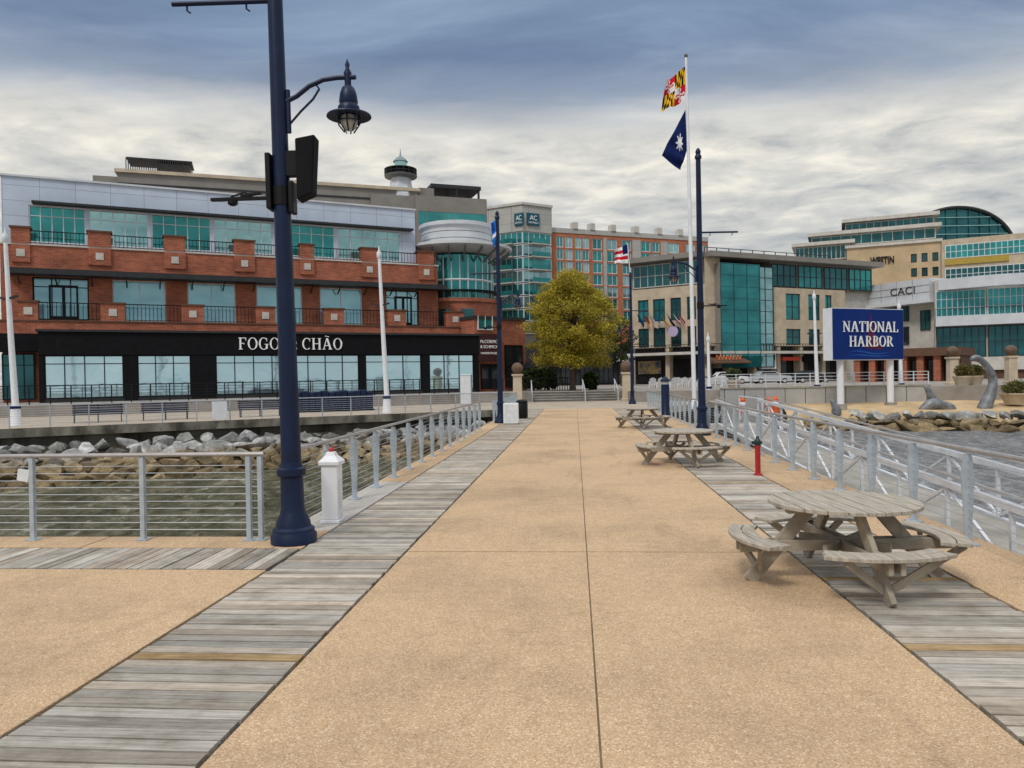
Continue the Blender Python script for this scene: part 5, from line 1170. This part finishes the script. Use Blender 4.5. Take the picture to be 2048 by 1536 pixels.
# ================================================================== CHAIRS, DRUMS, CARS
def chair0(loc,rot,lb,g):
    t=thing('beach_chair',lb,'chair',loc,rot,g,local=True)
    MB().hexa([(-.3,-.3,.36),(.3,-.3,.36),(.3,.25,.24),(-.3,.25,.24),(-.3,-.3,.39),(.3,-.3,.39),(.3,.25,.27),(-.3,.25,.27)]).build('seat',M['white'],t)
    mb=MB()
    for k in range(5): x=-.3+.125*k; mb.hexa([(x,.22,.25),(x+.11,.22,.25),(x+.11,.25,.25),(x,.25,.25),(x,.56,1.0-.05*abs(k-2)),(x+.11,.56,1.0-.05*abs(k-2)),(x+.11,.59,1.0-.05*abs(k-2)),(x,.59,1.0-.05*abs(k-2))])
    mb.build('backrest',M['white'],t)
    for s in (-1,1):
        MB().box(s*.40-.07,s*.40+.07,-.36,.38,.56,.59).build('arm',M['white'],t); MB().box(s*.36-.03,s*.36+.03,-.33,-.25,0,.559).build('leg',M['white'],t); MB().box(s*.36-.03,s*.36+.03,.28,.36,0,.559).build('leg',M['white'],t)
    return t
cg_='white slatted chairs in a row behind the flagpole'; lb='white slatted garden chair in the row behind the flagpole'
ch=None
for i in range(12):
    b=DX(1306+13*i,74,LZ); r=random.uniform(-.3,.3)+PI
    if ch is None: ch=chair0(b,r,lb,cg_)
    else: dup(ch,b,r,lb)
for i,(px,d) in enumerate(((1484,55.4),(1536,55.2),(1550,55.5))):
    b=DX(px,d,-.0)
    t=thing('traffic_drum',['orange drum at the left end of the waterfront wall','orange drum in the middle in front of the waterfront wall','orange drum right of its twin before the waterfront wall'][i],'drum',DX(px,d,-.9),group='orange drums by the waterfront wall')
    MB().lathe(b,[(.3,-.9),(.3,-.8),(.24,-.78),(.22,.1),(.14,.16),(.1,.3)],14).build('body',M['orange'],t,True)
    MB().lathe(b,[(.24,-.35),(.245,-.33),(.235,-.1),(.22,-.08)],14).build('band',M['white'],t,True)
def car(px,d,m,lb):
    b=DX(px,d,LZ); t=thing('parked_car',lb,'car',b,PSI,'cars parked before the shops',local=True)
    def prof(pts,y0,y1,mm,nm,par):
        mb=MB(); n=len(pts); A_=[(x,y0,z) for x,z in pts]; B_=[(x,y1,z) for x,z in pts]; mb.face(A_); mb.face(B_)
        for i in range(n): j=(i+1)%n; mb.face([A_[i],A_[j],B_[j],B_[i]])
        return mb.build(nm,mm,par,bevel=.05)
    prof([(-2.2,.3),(2.2,.3),(2.25,.7),(2.1,.92),(1.1,1.0),(-1.6,1.02),(-2.2,.9)],-.88,.88,m,'body',t)
    prof([(-1.75,1.0),(1.1,.99),(.45,1.48),(-1.2,1.5)],-.74,.74,m,'cabin',t)
    for s in (-1,1): prof([(-1.45,1.06),(.85,1.05),(.38,1.40),(-1.1,1.42)],s*.742,s*.752,M['darkglass'],'side_window',t)
    for x in (-1.35,1.4):
        for s in (-1,1):
            wv=MB().tube([(x,s*.72,.33),(x,s*.90,.33)],.33,16).build('wheel',M['rubber'],t); MB().tube([(x,s*.901,.33),(x,s*.91,.33)],.2,12).build('rim',M['carsilver'],wv)
    for s in (-.6,.6): MB().box(2.2,2.27,s-.2,s+.2,.62,.76).build('headlight',M['glassclear'],t)
car(1540,88,M['carsilver'],'silver car parked before the glass tower'); car(1622,90,M['cardark'],'dark car parked before the stone facade'); car(1456,90,M['carwhite'],'white car parked under the brown awning')
